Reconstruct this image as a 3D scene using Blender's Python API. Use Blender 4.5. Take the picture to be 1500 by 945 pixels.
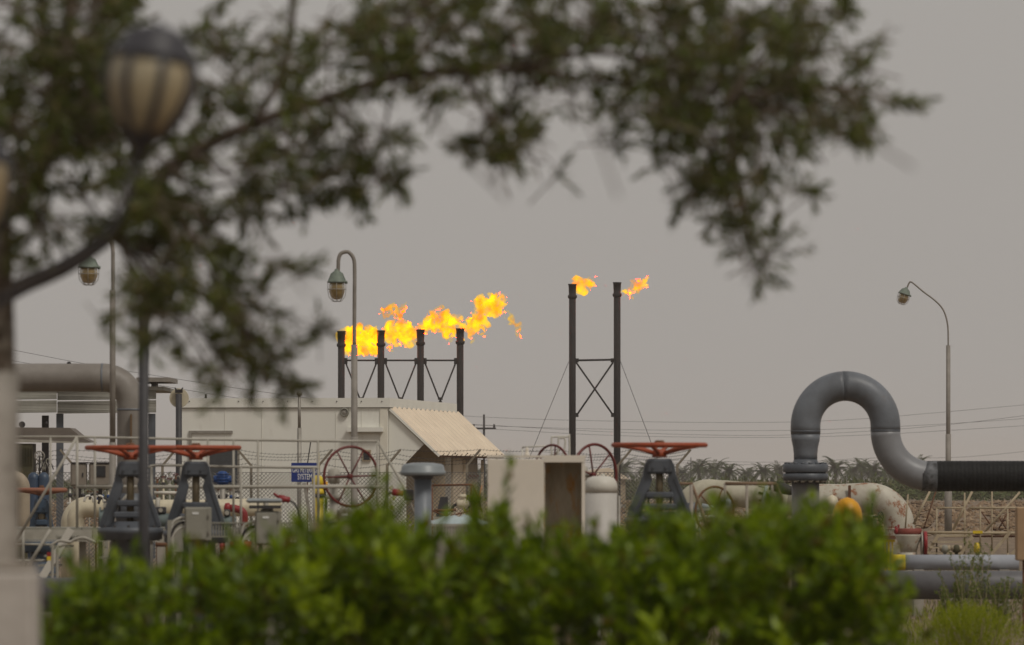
import bpy, math, random
import numpy as np
from mathutils import Vector, Matrix, Quaternion
random.seed(7); rng = np.random.default_rng(7)
sc = bpy.context.scene
for o in list(bpy.data.objects): bpy.data.objects.remove(o)
COL = sc.collection
PI = math.pi
# ------------------------------------------------------------------ camera, world, sun, exposure
F = 8333.0      # focal length in photograph pixels (200 mm on 36 mm, 1500 px wide)
HZ = 700.0      # horizon row
CH = 1.7        # camera height
cam = bpy.data.cameras.new('camera'); camo = bpy.data.objects.new('camera', cam); COL.objects.link(camo)
camo.location = (0, 0, CH); camo.rotation_euler = (PI/2, 0, 0)
cam.lens = 200; cam.sensor_width = 36; cam.shift_y = (HZ-472.5)/1500
cam.clip_start = .5; cam.clip_end = 9000
cam.dof.use_dof = True; cam.dof.focus_distance = 145; cam.dof.aperture_fstop = 6.3; cam.dof.aperture_blades = 0
sc.camera = camo
SUN_EL, SUN_AZ = math.radians(52), math.radians(140)
w = bpy.data.worlds.new('World'); sc.world = w; w.use_nodes = True
nt = w.node_tree; bg = nt.nodes['Background']
sky = nt.nodes.new('ShaderNodeTexSky'); sky.sky_type = 'NISHITA'; sky.sun_disc = False
sky.sun_elevation = SUN_EL; sky.sun_rotation = SUN_AZ; sky.dust_density = 6; sky.air_density = 1.5
mx = nt.nodes.new('ShaderNodeMix'); mx.data_type = 'RGBA'; mx.inputs[0].default_value = .93
nt.links.new(sky.outputs[0], mx.inputs[6]); mx.inputs[7].default_value = (3.88, 3.66, 3.45, 1)
nt.links.new(mx.outputs[2], bg.inputs[0]); bg.inputs[1].default_value = .1
sun = bpy.data.lights.new('sun', 'SUN'); suno = bpy.data.objects.new('sun', sun); COL.objects.link(suno)
sun.energy = 1.5; sun.angle = math.radians(14); sun.color = (1, .95, .87)
sd = Vector((math.sin(SUN_AZ)*math.cos(SUN_EL), math.cos(SUN_AZ)*math.cos(SUN_EL), math.sin(SUN_EL)))
suno.rotation_euler = sd.to_track_quat('Z', 'Y').to_euler()
sc.view_settings.view_transform = 'Standard'; sc.view_settings.look = 'None'
sc.view_settings.gamma = 1; sc.view_settings.use_curve_mapping = False; sc.view_settings.exposure = 0.0
sc.cycles.volume_bounces = 1; sc.cycles.transparent_max_bounces = 16; sc.cycles.volume_step_rate = 1

def P(px, py, D): return Vector(((px-750)*D/F, D, CH-(py-HZ)*D/F))
def K(D): return D/F
def V(*a): return Vector(a)
# ------------------------------------------------------------------ materials
_m = {}
def mat(name, c1, c2=None, scale=3, rough=.6, metal=0, rust=None, rust_t=.6, bump=.0, bscale=40, stretch=(1,1,1), spec=.4, soft=.12, fine=0):
    if name in _m: return _m[name]
    m = bpy.data.materials.new(name); m.use_nodes = True; t = m.node_tree; N = t.nodes; L = t.links
    b = N['Principled BSDF']; b.inputs['Roughness'].default_value = rough; b.inputs['Metallic'].default_value = metal
    b.inputs['Specular IOR Level'].default_value = spec
    tc = N.new('ShaderNodeTexCoord'); mp = N.new('ShaderNodeMapping'); L.new(tc.outputs['Object'], mp.inputs[0]); mp.inputs['Scale'].default_value = stretch
    if c2 is None: c2 = tuple(x*.72 for x in c1)
    n = N.new('ShaderNodeTexNoise'); n.inputs['Scale'].default_value = scale; n.inputs['Detail'].default_value = 8; n.inputs['Roughness'].default_value = .65
    L.new(mp.outputs[0], n.inputs[0])
    r = N.new('ShaderNodeValToRGB'); r.color_ramp.elements[0].position = .32; r.color_ramp.elements[1].position = .68
    r.color_ramp.elements[0].color = (*c2, 1); r.color_ramp.elements[1].color = (*c1, 1); L.new(n.outputs[0], r.inputs[0])
    out = r.outputs[0]
    if rust:
        n2 = N.new('ShaderNodeTexNoise'); n2.inputs['Scale'].default_value = scale*1.7; n2.inputs['Detail'].default_value = 10; n2.inputs['Roughness'].default_value = .7
        n2.noise_dimensions = '4D'; n2.inputs['W'].default_value = 3.1; L.new(mp.outputs[0], n2.inputs['Vector'])
        rr = N.new('ShaderNodeValToRGB'); rr.color_ramp.elements[0].position = rust_t; rr.color_ramp.elements[1].position = min(1, rust_t+soft)
        L.new(n2.outputs[0], rr.inputs[0])
        q = N.new('ShaderNodeMix'); q.data_type = 'RGBA'; L.new(rr.outputs[0], q.inputs[0]); L.new(out, q.inputs[6]); q.inputs[7].default_value = (*rust, 1); out = q.outputs[2]
        ra = N.new('ShaderNodeMath'); ra.operation = 'MULTIPLY_ADD'; L.new(rr.outputs[0], ra.inputs[0]); ra.inputs[1].default_value = .9-rough; ra.inputs[2].default_value = rough
        L.new(ra.outputs[0], b.inputs['Roughness'])
    if fine:
        n4 = N.new('ShaderNodeTexNoise'); n4.inputs['Scale'].default_value = fine; n4.inputs['Detail'].default_value = 4; L.new(tc.outputs['Object'], n4.inputs[0])
        hs = N.new('ShaderNodeHueSaturation'); L.new(out, hs.inputs['Color']); ma = N.new('ShaderNodeMapRange'); L.new(n4.outputs[0], ma.inputs[0])
        ma.inputs[1].default_value = .3; ma.inputs[2].default_value = .7; ma.inputs[3].default_value = .6; ma.inputs[4].default_value = 1.35; L.new(ma.outputs[0], hs.inputs['Value']); out = hs.outputs[0]
    L.new(out, b.inputs['Base Color'])
    if bump:
        n3 = N.new('ShaderNodeTexNoise'); n3.inputs['Scale'].default_value = bscale; n3.inputs['Detail'].default_value = 5; L.new(tc.outputs['Object'], n3.inputs[0])
        bp = N.new('ShaderNodeBump'); bp.inputs['Strength'].default_value = bump; bp.inputs['Distance'].default_value = .01; L.new(n3.outputs[0], bp.inputs['Height']); L.new(bp.outputs[0], b.inputs['Normal'])
    _m[name] = m; return m
def leafmat(name, cols, trans=.35, rough=.5, spec=.35):
    m = bpy.data.materials.new(name); m.use_nodes = True; t = m.node_tree; N = t.nodes; L = t.links
    b = N['Principled BSDF']; b.inputs['Roughness'].default_value = rough; b.inputs['Specular IOR Level'].default_value = spec
    g = N.new('ShaderNodeNewGeometry'); r = N.new('ShaderNodeValToRGB'); L.new(g.outputs['Random Per Island'], r.inputs[0])
    e = r.color_ramp.elements
    while len(e) < len(cols): e.new(.5)
    for i, c in enumerate(cols): e[i].position = i/(len(cols)-1); e[i].color = (*c, 1)
    tr = N.new('ShaderNodeBsdfTranslucent'); mxs = N.new('ShaderNodeMixShader'); mxs.inputs[0].default_value = trans
    L.new(r.outputs[0], b.inputs['Base Color']); L.new(r.outputs[0], tr.inputs[0]); L.new(b.outputs[0], mxs.inputs[1]); L.new(tr.outputs[0], mxs.inputs[2])
    L.new(mxs.outputs[0], N['Material Output'].inputs[0]); return m

# ------------------------------------------------------------------ mesh builder
class MB:
    def __init__(s): s.v = []; s.f = []; s.s = []
    def add(s, vs, fs, smooth=False):
        b = len(s.v); s.v += [tuple(x) for x in vs]; s.f += [tuple(b+i for i in f) for f in fs]; s.s += [smooth]*len(fs); return s
    def box(s, c, d, rz=0, R=None):
        c = Vector(c); M = R if R else Matrix.Rotation(rz, 3, 'Z')
        vs = [c + M @ Vector((sx*d[0]/2, sy*d[1]/2, sz*d[2]/2)) for sx in (-1,1) for sy in (-1,1) for sz in (-1,1)]
        return s.add(vs, [(0,1,3,2),(4,6,7,5),(0,4,5,1),(2,3,7,6),(0,2,6,4),(1,5,7,3)])
    def rbox(s, c, d, bev, rz=0):   # box with chamfered vertical and horizontal edges
        c = Vector(c); M = Matrix.Rotation(rz, 3, 'Z'); x, y, z = d[0]/2, d[1]/2, d[2]/2; b = bev
        def ring(xx, yy, zz, bb): return [(-xx+bb,-yy,zz),(xx-bb,-yy,zz),(xx,-yy+bb,zz),(xx,yy-bb,zz),(xx-bb,yy,zz),(-xx+bb,yy,zz),(-xx,yy-bb,zz),(-xx,-yy+bb,zz)]
        rs = [ring(x-b,y-b,-z,b*.5), ring(x,y,-z+b,b), ring(x,y,z-b,b), ring(x-b,y-b,z,b*.5)]
        vs = [c + M @ Vector(p) for r in rs for p in r]; fs = []
        for k in range(3):
            for i in range(8): j = (i+1) % 8; fs.append((k*8+i, k*8+j, k*8+8+j, k*8+8+i))
        fs += [tuple(reversed(range(8))), tuple(range(24, 32))]
        return s.add(vs, fs)
    def beam(s, a, b, wd, ht, up=(0,0,1)):
        a = Vector(a); b = Vector(b); d = (b-a); L = d.length; d.normalize(); u = Vector(up)
        if abs(d.dot(u)) > .98: u = Vector((0,1,0))
        r = d.cross(u).normalized(); u = r.cross(d)
        M = Matrix((d, r, u)).transposed(); return s.box((a+b)/2, (L, wd, ht), R=M)
    def tube(s, pts, r, n=10, closed=False, cap=True):
        pts = [Vector(p) for p in pts]; m = len(pts); rr = r if isinstance(r, (list, tuple)) else [r]*m
        tg = []
        for i in range(m):
            a = pts[(i-1) % m] if (closed or i > 0) else pts[i]; b = pts[(i+1) % m] if (closed or i < m-1) else pts[i]
            tg.append((b-a).normalized())
        u = Vector((0,0,1)) if abs(tg[0].z) < .9 else Vector((1,0,0)); u = (u - tg[0]*u.dot(tg[0])).normalized()
        vs = []
        for i in range(m):
            if i: q = tg[i-1].rotation_difference(tg[i]); u = (q @ u); u = (u - tg[i]*u.dot(tg[i])).normalized()
            v = tg[i].cross(u)
            for k in range(n): a = 2*PI*k/n; vs.append(pts[i] + (u*math.cos(a)+v*math.sin(a))*rr[i])
        fs = []
        for i in range(m if closed else m-1):
            j = (i+1) % m
            for k in range(n): l = (k+1) % n; fs.append((i*n+k, i*n+l, j*n+l, j*n+k))
        s.add(vs, fs, n > 4)
        if cap and not closed:
            b = len(s.v)-len(vs)
            s.f += [tuple(b+i for i in reversed(range(n))), tuple(b+(m-1)*n+i for i in range(n))]; s.s += [False]*2
        return s
    def lathe(s, prof, c, ax=(0,0,1), n=20, cap=True):
        c = Vector(c); q = Vector((0,0,1)).rotation_difference(Vector(ax).normalized()); vs = []; fs = []
        for (r, z) in prof:
            for k in range(n): a = 2*PI*k/n; vs.append(c + q @ Vector((r*math.cos(a), r*math.sin(a), z)))
        for i in range(len(prof)-1):
            for k in range(n): l = (k+1) % n; fs.append((i*n+k, i*n+l, (i+1)*n+l, (i+1)*n+k))
        s.add(vs, fs, True)
        if cap:
            b = len(s.v)-len(vs)
            s.f += [tuple(b+i for i in reversed(range(n))), tuple(b+(len(prof)-1)*n+i for i in range(n))]; s.s += [False]*2
        return s
    def torus(s, c, ax, R, r, n=40, m=8, sx=1):
        c = Vector(c); q = Vector((0,0,1)).rotation_difference(Vector(ax).normalized())
        return s.tube([c + q @ Vector((R*math.cos(2*PI*i/n)*sx, R*math.sin(2*PI*i/n), 0)) for i in range(n)], r, m, closed=True)
    def prism(s, poly, off):
        n = len(poly); off = Vector(off); vs = [Vector(p) for p in poly] + [Vector(p)+off for p in poly]
        return s.add(vs, [tuple(range(n)), tuple(reversed(range(n, 2*n)))] + [(i, i+n, (i+1) % n+n, (i+1) % n) for i in range(n)])
    def build(s, name, m, parent=None, kind=None, bevel=0):
        me = bpy.data.meshes.new(name)
        off = parent_loc(parent) if parent else Vector((0,0,0))
        if off.length: vv = [(x-off.x, y-off.y, z-off.z) for x, y, z in s.v]
        else: vv = s.v
        me.from_pydata(vv, [], s.f); me.polygons.foreach_set('use_smooth', s.s); me.materials.append(m); me.update()
        o = bpy.data.objects.new(name, me); COL.objects.link(o)
        if parent: o.parent = parent
        if kind: o['kind'] = kind
        if bevel:
            md = o.modifiers.new('bevel', 'BEVEL'); md.width = bevel; md.segments = 2; md.limit_method = 'ANGLE'; md.angle_limit = .8
        return o
def parent_loc(p):
    v = Vector((0,0,0))
    while p: v += p.location; p = p.parent
    return v
def T(name, label, cat, loc=(0,0,0), group=None):
    o = bpy.data.objects.new(name, None); COL.objects.link(o); o.location = loc; o.empty_display_size = .2
    return tag(o, label, cat, group)
def tag(o, label, cat, group=None):
    o['label'] = label; o['category'] = cat
    if group: o['group'] = group
    return o
def struct(o, k='structure'): o['kind'] = k; return o
def dup(o, parent=None):
    c = o.copy(); COL.objects.link(c); c.parent = parent
    for ch in o.children: dup(ch, c)
    return c
def arc(c, R, a0, a1, n, ex=(1,0,0), ey=(0,0,1)):
    ex = Vector(ex); ey = Vector(ey); c = Vector(c)
    return [c + ex*R*math.cos(a0+(a1-a0)*i/n) + ey*R*math.sin(a0+(a1-a0)*i/n) for i in range(n+1)]
def spl(pts, n=6):
    pts = [Vector(p) for p in pts]; out = []
    for i in range(len(pts)-1):
        p0 = pts[max(i-1,0)]; p1 = pts[i]; p2 = pts[i+1]; p3 = pts[min(i+2,len(pts)-1)]
        for k in range(n):
            t = k/n; out.append(.5*((2*p1)+(p2-p0)*t+(2*p0-5*p1+4*p2-p3)*t*t+(3*p1-p0-3*p2+p3)*t**3))
    out.append(pts[-1]); return out

# palette
GREYBLUE = mat('greyblue_paint', (.098,.108,.124), (.058,.065,.075), 3, .45, rust=(.12,.07,.045), rust_t=.68)
PIPEGREY = mat('pipe_grey', (.175,.192,.215), (.085,.09,.098), 1.3, .45, rust=(.13,.085,.06), rust_t=.57, soft=.25, bump=.15, bscale=25)
ORANGE = mat('orange_paint', (.36,.075,.024), (.24,.042,.016), 9, .55, rust=(.13,.05,.025), rust_t=.56)
DRED = mat('dark_red_paint', (.14,.018,.015), (.085,.012,.010), 9, .45)
RUST = mat('rusty_steel', (.17,.075,.035), (.09,.04,.022), 9, .85, bump=.3)
RAIL = mat('rail_paint', (.40,.375,.32), (.28,.26,.215), 6, .55, rust=(.17,.085,.04), rust_t=.66)
WHITE = mat('white_paint', (.60,.575,.51), (.49,.465,.405), 2.5, .5, rust=(.24,.13,.07), rust_t=.72)
CREAM = mat('cream_pipe_paint', (.60,.54,.40), (.44,.385,.27), 3, .5, rust=(.2,.1,.05), rust_t=.7)
RWHITE = mat('rusty_white_pipe', (.50,.47,.39), (.33,.30,.24), 3.2, .6, rust=(.24,.10,.045), rust_t=.53, soft=.08, bump=.2)
BLACK = mat('black_wrap', (.022,.022,.023), (.012,.012,.012), 5, .5, bump=.3, bscale=30)
DARK = mat('dark_steel', (.035,.030,.030), (.02,.017,.017), 4, .7)
STACK = mat('sooty_steel', (.020,.015,.014), (.010,.008,.008), 2.5, .85, rust=(.045,.025,.02), rust_t=.6)
BOXG = mat('box_grey', (.27,.26,.215), (.20,.19,.155), 4, .55)
YEL = mat('yellow_paint', (.72,.36,.01), (.56,.25,.012), 5, .45, rust=(.3,.12,.02), rust_t=.7)
YEL2 = mat('lemon_paint', (.72,.55,.02), (.5,.34,.02), 5, .5)
RED = mat('red_paint', (.27,.018,.02), (.17,.014,.014), 6, .45)
BLUE = mat('blue_paint', (.012,.06,.22), (.008,.035,.13), 6, .45)
POST = mat('post_paint', (.26,.235,.205), (.19,.17,.145), 6, .6)
DPOST = mat('dark_post_paint', (.05,.047,.05), (.033,.032,.034), 6, .6)
WALL = mat('wall_paint', (.735,.725,.66), (.675,.66,.595), .9, .8, rust=(.52,.485,.41), rust_t=.60, soft=.2, stretch=(1,1,.35))
TAN = mat('tan_panel', (.42,.34,.23), (.33,.26,.17), 2, .8)
SHEET = mat('corrugated_sheet', (.72,.61,.47), (.62,.52,.40), 1.5, .6)
SHEDG = mat('shed_sheet', (.30,.29,.25), (.22,.21,.18), 2, .7)
CONC = mat('concrete', (.36,.33,.28), (.26,.235,.2), 2, .9, bump=.4)
WIRE = mat('wire', (.05,.047,.045), (.03,.03,.03), 5, .6)
GALV = mat('galvanised', (.33,.31,.27), (.22,.2,.17), 8, .5, metal=.3)
MESHW = mat('mesh_wire', (.11,.10,.085), (.07,.065,.055), 8, .6)

# ------------------------------------------------------------------ setting: ground, rubble
gm = mat('dusty_ground', (.215,.155,.10), (.13,.093,.06), .35, .95, rust=(.10,.095,.05), rust_t=.60, bump=.8, bscale=6, fine=4)
g = MB(); xs = np.concatenate([np.linspace(-3000,-60,8), np.linspace(-50,50,61), np.linspace(60,3000,8)])
ys = np.concatenate([np.linspace(-40,20,4), np.linspace(24,420,140), np.linspace(450,4200,16)])
for y in ys:
    for x in xs:
        z = 0.0
        if 100 < y < 420 and abs(x) < 55: z = .10*math.sin(x*.7+y*.13)*math.sin(y*.21-x*.3) + random.uniform(-.05,.05) - .05
        g.v.append((x, y, z))
nx = len(xs)
for j in range(len(ys)-1):
    for i in range(nx-1): g.f.append((j*nx+i, j*nx+i+1, (j+1)*nx+i+1, (j+1)*nx+i)); g.s.append(True)
struct(g.build('ground', gm))
rm = leafmat('rubble_stone', [(.10,.065,.038),(.21,.14,.085),(.28,.205,.135),(.15,.10,.062)], 0, .95, .1)
rb = MB()
for i in range(7000):
    y = 165*(400/165)**random.random(); x = random.uniform(-.095,.095)*y; r = random.uniform(.05,.2)*(.5+y/400)
    c = V(x, y, r*.2)
    vs = [c+V(*(a*r*random.uniform(.5,1.2) for a in d)) for d in ((1,0,0),(0,1,0),(-1,0,0),(0,-1,0),(0,0,.7),(0,0,-.7))]
    rb.add(vs, [(0,1,4),(1,2,4),(2,3,4),(3,0,4),(1,0,5),(2,1,5),(3,2,5),(0,3,5)])
struct(rb.build('rubble', rm), 'stuff')

# ------------------------------------------------------------------ leaves
def leaves(pos, dr, nr, ln, wd, name, m, parent=None, kind=None, fold=.25):
    pos = np.asarray(pos, float); dr = np.asarray(dr, float); nr = np.asarray(nr, float); ln = np.asarray(ln)[:,None]; wd = np.asarray(wd)[:,None]
    dr /= np.linalg.norm(dr, axis=1, keepdims=True)+1e-9
    sd_ = np.cross(dr, nr); sd_ /= np.linalg.norm(sd_, axis=1, keepdims=True)+1e-9; up = np.cross(sd_, dr)
    N = len(pos); v = np.empty((N,5,3)); mid = pos+dr*ln*.45
    v[:,0] = pos; v[:,1] = mid-up*wd*fold; v[:,2] = pos+dr*ln-up*ln*.08; v[:,3] = mid+sd_*wd*.5; v[:,4] = mid-sd_*wd*.5
    if parent: v -= np.array(parent_loc(parent))
    b = np.arange(N)[:,None]*5
    f = np.stack([b+[0,3,1], b+[0,1,4], b+[1,3,2], b+[1,2,4]], 1).reshape(-1,3)
    me = bpy.data.meshes.new(name); me.from_pydata(v.reshape(-1,3).tolist(), [], f.tolist()); me.materials.append(m)
    o = bpy.data.objects.new(name, me); COL.objects.link(o)
    if parent: o.parent = parent
    if kind: o['kind'] = kind
    return o
class Leaf:
    def __init__(s): s.p=[]; s.d=[]; s.n=[]; s.l=[]; s.w=[]
    def sprig(s, o, d, L, n, ll, lw, spread=.9, stem=None, sr=.0012):
        d = np.asarray(d, float); d /= np.linalg.norm(d); a = rng.normal(size=3); a -= d*a.dot(d); a /= np.linalg.norm(a); b = np.cross(d, a)
        for i in range(n):
            t = (i+.5)/n; ph = i*2.4+rng.uniform(-.4,.4); rad = a*math.cos(ph)+b*math.sin(ph); sp = spread*(1-.45*t)*rng.uniform(.7,1.2)
            dd = d*math.cos(sp)+rad*math.sin(sp)
            s.p.append(np.asarray(o)+d*L*t); s.d.append(dd+[0,0,-.08]); s.n.append(d*.8+rng.normal(size=3)*.35-rad*.5); s.l.append(ll*rng.uniform(.65,1.2)*(1-.25*t)); s.w.append(lw*rng.uniform(.7,1.2))
        if stem is not None: stem.tube([Vector(o)-Vector(d)*L*.4, Vector(o)+Vector(d)*L], [sr*1.4, sr*.6], 3, cap=False)
    def build(s, *a, **k): return leaves(s.p, s.d, s.n, s.l, s.w, *a, **k)
    def split(s, keep):     # keep: indices that go singly; returns (single, rest)
        a, b = Leaf(), Leaf(); ks = set(keep)
        for i in range(len(s.p)):
            t = a if i in ks else b
            t.p.append(s.p[i]); t.d.append(s.d[i]); t.n.append(s.n[i]); t.l.append(s.l[i]); t.w.append(s.w[i])
        return a, b
def single_leaves(lf, m, parent, n=1):   # one shared leaf mesh, one object per leaf
    base = None; pl = parent_loc(parent)
    for i in range(len(lf.p)):
        d = Vector(lf.d[i]).normalized(); nn = Vector(lf.n[i]); sd_ = d.cross(nn).normalized(); up = sd_.cross(d)
        if base is None:
            me = bpy.data.meshes.new('leaf'); me.from_pydata([(0,0,0),(0,.45,-.1),(0,1,-.08),(.5,.45,0),(-.5,.45,0),(.36,.2,-.01),(-.36,.2,-.01),(.33,.75,-.03),(-.33,.75,-.03),(0,.2,-.05),(0,.75,-.1)], [],
              [(0,5,9),(0,9,6),(5,3,1,9),(9,1,4,6),(3,7,10,1),(1,10,8,4),(7,2,10),(10,2,8)]); me.materials.append(m); base = me
        o = bpy.data.objects.new('leaf', base); COL.objects.link(o); o.parent = parent
        M = Matrix((sd_*lf.w[i], d*lf.l[i], up*lf.w[i])).transposed().to_4x4(); M.translation = Vector(lf.p[i])-pl
        o.matrix_local = M

# ------------------------------------------------------------------ far scrub, palms
fm = leafmat('scrub_leaf', [(.045,.060,.018),(.09,.11,.035),(.065,.085,.025),(.12,.115,.055)], .1, .8, .2)
q = Leaf()
for i in range(520):
    D = random.uniform(415,560); x = random.uniform(-.105,.105)*D; h = random.choice([1.2,1.5,1.8,2.0])*random.uniform(.7,1)
    if x/D*F+750 > 1330: h *= 1.15
    rx = random.uniform(1,2.6)
    for k in range(70):
        a = rng.normal(size=3); a /= np.linalg.norm(a); s_ = random.uniform(.6,1)
        q.p.append([x+a[0]*rx*s_, D+a[1]*rx*s_, abs(a[2])*h*s_]); q.d.append(a+rng.normal(size=3)*.5); q.n.append(rng.normal(size=3)); q.l.append(random.uniform(.3,.7)); q.w.append(random.uniform(.15,.35))
q.build('scrub', fm, kind='stuff')
pm = leafmat('palm_leaf', [(.045,.065,.022),(.085,.11,.038),(.065,.09,.028)], .15, .7, .3)
pt = mat('palm_trunk', (.14,.10,.07), (.08,.055,.04), 4, .95, bump=.6)
def palm(seed, h):
    rs = random.Random(seed); root = T('date_palm', '', 'palm tree')
    MB().tube([V(0,0,-.1), V(.05,0,h*.5), V(0,0,h)], [.3,.22,.26], 8).build('trunk', pt, root)
    lf = Leaf(); st = MB()
    for i in range(42):
        az = i*2.4+rs.uniform(-.2,.2); el = rs.uniform(-.5,1.2); L = rs.uniform(2.2,2.9); d0 = V(math.cos(az)*math.cos(el), math.sin(az)*math.cos(el), math.sin(el))
        pts = []; p = V(0,0,h+.1); d = d0.copy()
        for k in range(9): pts.append(p.copy()); p = p+d*L/8; d = (d+V(0,0,-.2)).normalized()
        st.tube(pts, [.035-.003*k for k in range(9)], 3, cap=False)
        for k in range(1,9):
            tg = (pts[k]-pts[k-1]).normalized(); sdv = tg.cross(V(0,0,1)).normalized()
            for j in (0,.5):
                for sg in (-1,1):
                    lf.p.append(pts[k-1].lerp(pts[k], j)); lf.d.append(sdv*sg+tg*.8+V(0,0,.25)); lf.n.append(V(0,0,1)+tg*.2); lf.l.append(.62*(1-.06*k)); lf.w.append(.17)
    lf.build('crown', pm, parent=root); st.build('frond_stem', pm, root); return root
protos = [palm(i, h) for i, h in enumerate((2.3, 2.8, 2.0, 3.0))]
px_list = [(912,690,840,'leftmost palm, just right of the tall flare pair'),(948,694,880,'small palm behind the A-frame of the orange valve'),(1000,692,900,'dusty palm in the gap right of the orange handwheel'),
 (1024,688,760,'full crowned palm right of the thin far utility pole'),(1046,691,800,'palm with narrow crown between two broader ones'),(1068,686,720,'tallest broad palm above the rusty handwheel'),(1094,694,900,'short hazy palm behind its two neighbours'),
 (1117,686,730,'wide palm with drooping fronds left of the grey flange'),(1140,695,860,'small palm touching the grey flange on its left'),(1224,689,760,'rounded palm just right of the grey bolted flange'),(1250,696,900,'low palm under the arch of the grey pipe'),
 (1262,694,860,'second low palm under the grey pipe arch'),(1278,688,760,'palm with spiky crown under the arch of the grey pipe'),(1296,690,800,'palm next to the lower bend of the grey pipe'),(1318,696,820,'palm below the bend of the grey pipe, half hidden'),
 (1345,698,860,'palm seen just under the bend of the grey pipe'),(700,692,900,'bushy palm beside the utility pole right of the white building'),(722,697,850,'low palm between the utility pole and the white cabinet')]
for i, (x, y, D, lab) in enumerate(px_list):
    pr = protos[i % 4]; o = pr if i < 4 else dup(pr); c = P(x, y, D); s_ = D/800*random.uniform(.8,1.08)
    o.location = (c.x, D, 0 if i % 4 != 3 else -.2); o.rotation_euler.z = random.uniform(0, 6); o.scale = (s_,)*3; o['label'] = lab; o['group'] = 'date palms on the horizon'
# small far shed
D = 420; t = T('field_shed', 'low beige hut roof in front of the scrub left of the orange handwheel', 'shed', P(872,735,D))
c = P(872,700,D); MB().prism([c+V(-2.2,-1.5,-1.7), c+V(2.2,-1.5,-1.7), c+V(2.2,-1.5,-.1), c+V(-2.2,-1.5,-.1)], (0,3,0)).build('wall', TAN, t)
MB().prism([c+V(-2.6,-1.8,-.1), c+V(2.6,-1.8,-.1), c+V(1.0,-1.8,.75), c+V(-.2,-1.8,.6)], (0,3.6,0)).build('roof', SHEET, t)

# ------------------------------------------------------------------ power lines
def pole(x, ytop, D, lab, arms=((.13,.9),), tr=.11):
    base = P(x, 700, D); base.z = 0; top = P(x, ytop, D); t = T('utility_pole', lab, 'utility pole', base, 'utility poles beyond the plant')
    MB().tube([base, top], [tr, tr*.7], 8).build('pole_shaft', DARK, t)
    H = top.z
    for fr, wd in arms:
        z = H*(1-fr); MB().box((base.x, D-.12, z), (wd*2, .12, .14)).build('crossarm', DARK, t)
        for s_ in (-1, 0, 1) if wd > .5 else (0,):
            zz = z+.07 if s_ else H
            MB().lathe([(.05,0),(.09,.06),(.05,.12),(.09,.18),(.04,.26)], (base.x+s_*wd*.85, D-.12, zz), n=8).build('insulator', DARK, t)
pole(709, 612, 430, 'dark wooden utility pole with crossarm between the white building and the cabinet')
pole(1012, 672, 1050, 'tiny far utility pole above the scrub right of the orange handwheel', arms=((.17,.7),), tr=.14)
pole(768, 674, 1100, 'tiny far utility pole just left of the tall flare pair', arms=((.15,.6),), tr=.12)
wires = [('highest of the thin power lines crossing behind the flares', [(500,597),(709,611),(900,617),(1100,619),(1240,615),(1390,603),(1600,584)]),
 ('second power line from the top, running behind the grey pipe arch', [(500,610),(701,623),(900,629),(1100,631),(1240,628),(1400,620),(1600,606)]),
 ('third power line from the top, rising steeply at the right edge', [(500,611),(717,623),(900,633),(1100,638),(1250,633),(1400,621),(1600,596)]),
 ('fourth power line, nearly level behind the two tall flares', [(500,618),(709,628),(900,638),(1110,641),(1250,638),(1400,630),(1600,617)]),
 ('faint low power line just above the palms', [(768,660),(900,670),(1012,675),(1160,677),(1280,671),(1420,669),(1600,650)]),
 ('lowest power line, sagging just above the palm crowns', [(768,668),(900,680),(1012,678),(1160,683),(1300,684),(1450,680),(1600,672)])]
for i, (lab, pts) in enumerate(wires):
    Ds = 430 if i < 4 else 1000
    pp = spl([P(x, y, Ds if i < 4 else 1000) for x, y in pts], 5)
    tag(MB().tube(pp, .011 if i < 4 else .028, 4).build('power_line', WIRE), lab, 'power line', 'power lines across the sky')
tag(MB().tube(spl([P(x, y, 180) for x, y in ((-30,503),(130,534),(277,558),(384,574),(560,598))],5), .006, 4).build('overhead_cable', WIRE), 'thin overhead cable slanting down from the left edge towards the white building, upper one', 'cable', 'overhead cables at left')
tag(MB().tube(spl([P(x, y, 180) for x, y in ((-30,520),(120,546),(230,564),(340,582),(520,606))],5), .006, 4).build('overhead_cable', WIRE), 'thin overhead cable slanting down from the left edge towards the white building, lower one', 'cable', 'overhead cables at left')

# ------------------------------------------------------------------ flare stacks
DF = 300; k = K(DF)
def stack(x, ytop, parent, wtop=12, w_=10, tipn=22):
    top = P(x, ytop, DF); base = V(top.x, DF, 0); r = w_/2*k
    a = MB().tube([base, V(top.x, DF, top.z-tipn*k)], r, 14).build('stack_pipe', STACK, parent)
    MB().lathe([(r*1.02,-tipn*k-2*k),(r*1.35,-tipn*k),(r*1.35,-tipn*k+3*k),(r*1.04,-tipn*k+4*k),(wtop/2*k,-2*k),(wtop/2*k+.02,-1.9*k),(wtop/2*k+.02,0),(wtop/2*k-.05,0),(r*.6,-4*k)], top, n=14).build('burner_tip', STACK, parent)
t = T('flare_stack_frame', 'four braced dark flare stacks standing in a row behind the white building', 'flare stack', V(P(587,700,DF).x, DF, 0))
xsA = [(500,485),(558,484),(616,482.5),(674,481)]
for x, y in xsA: stack(x, y, t)
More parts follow.
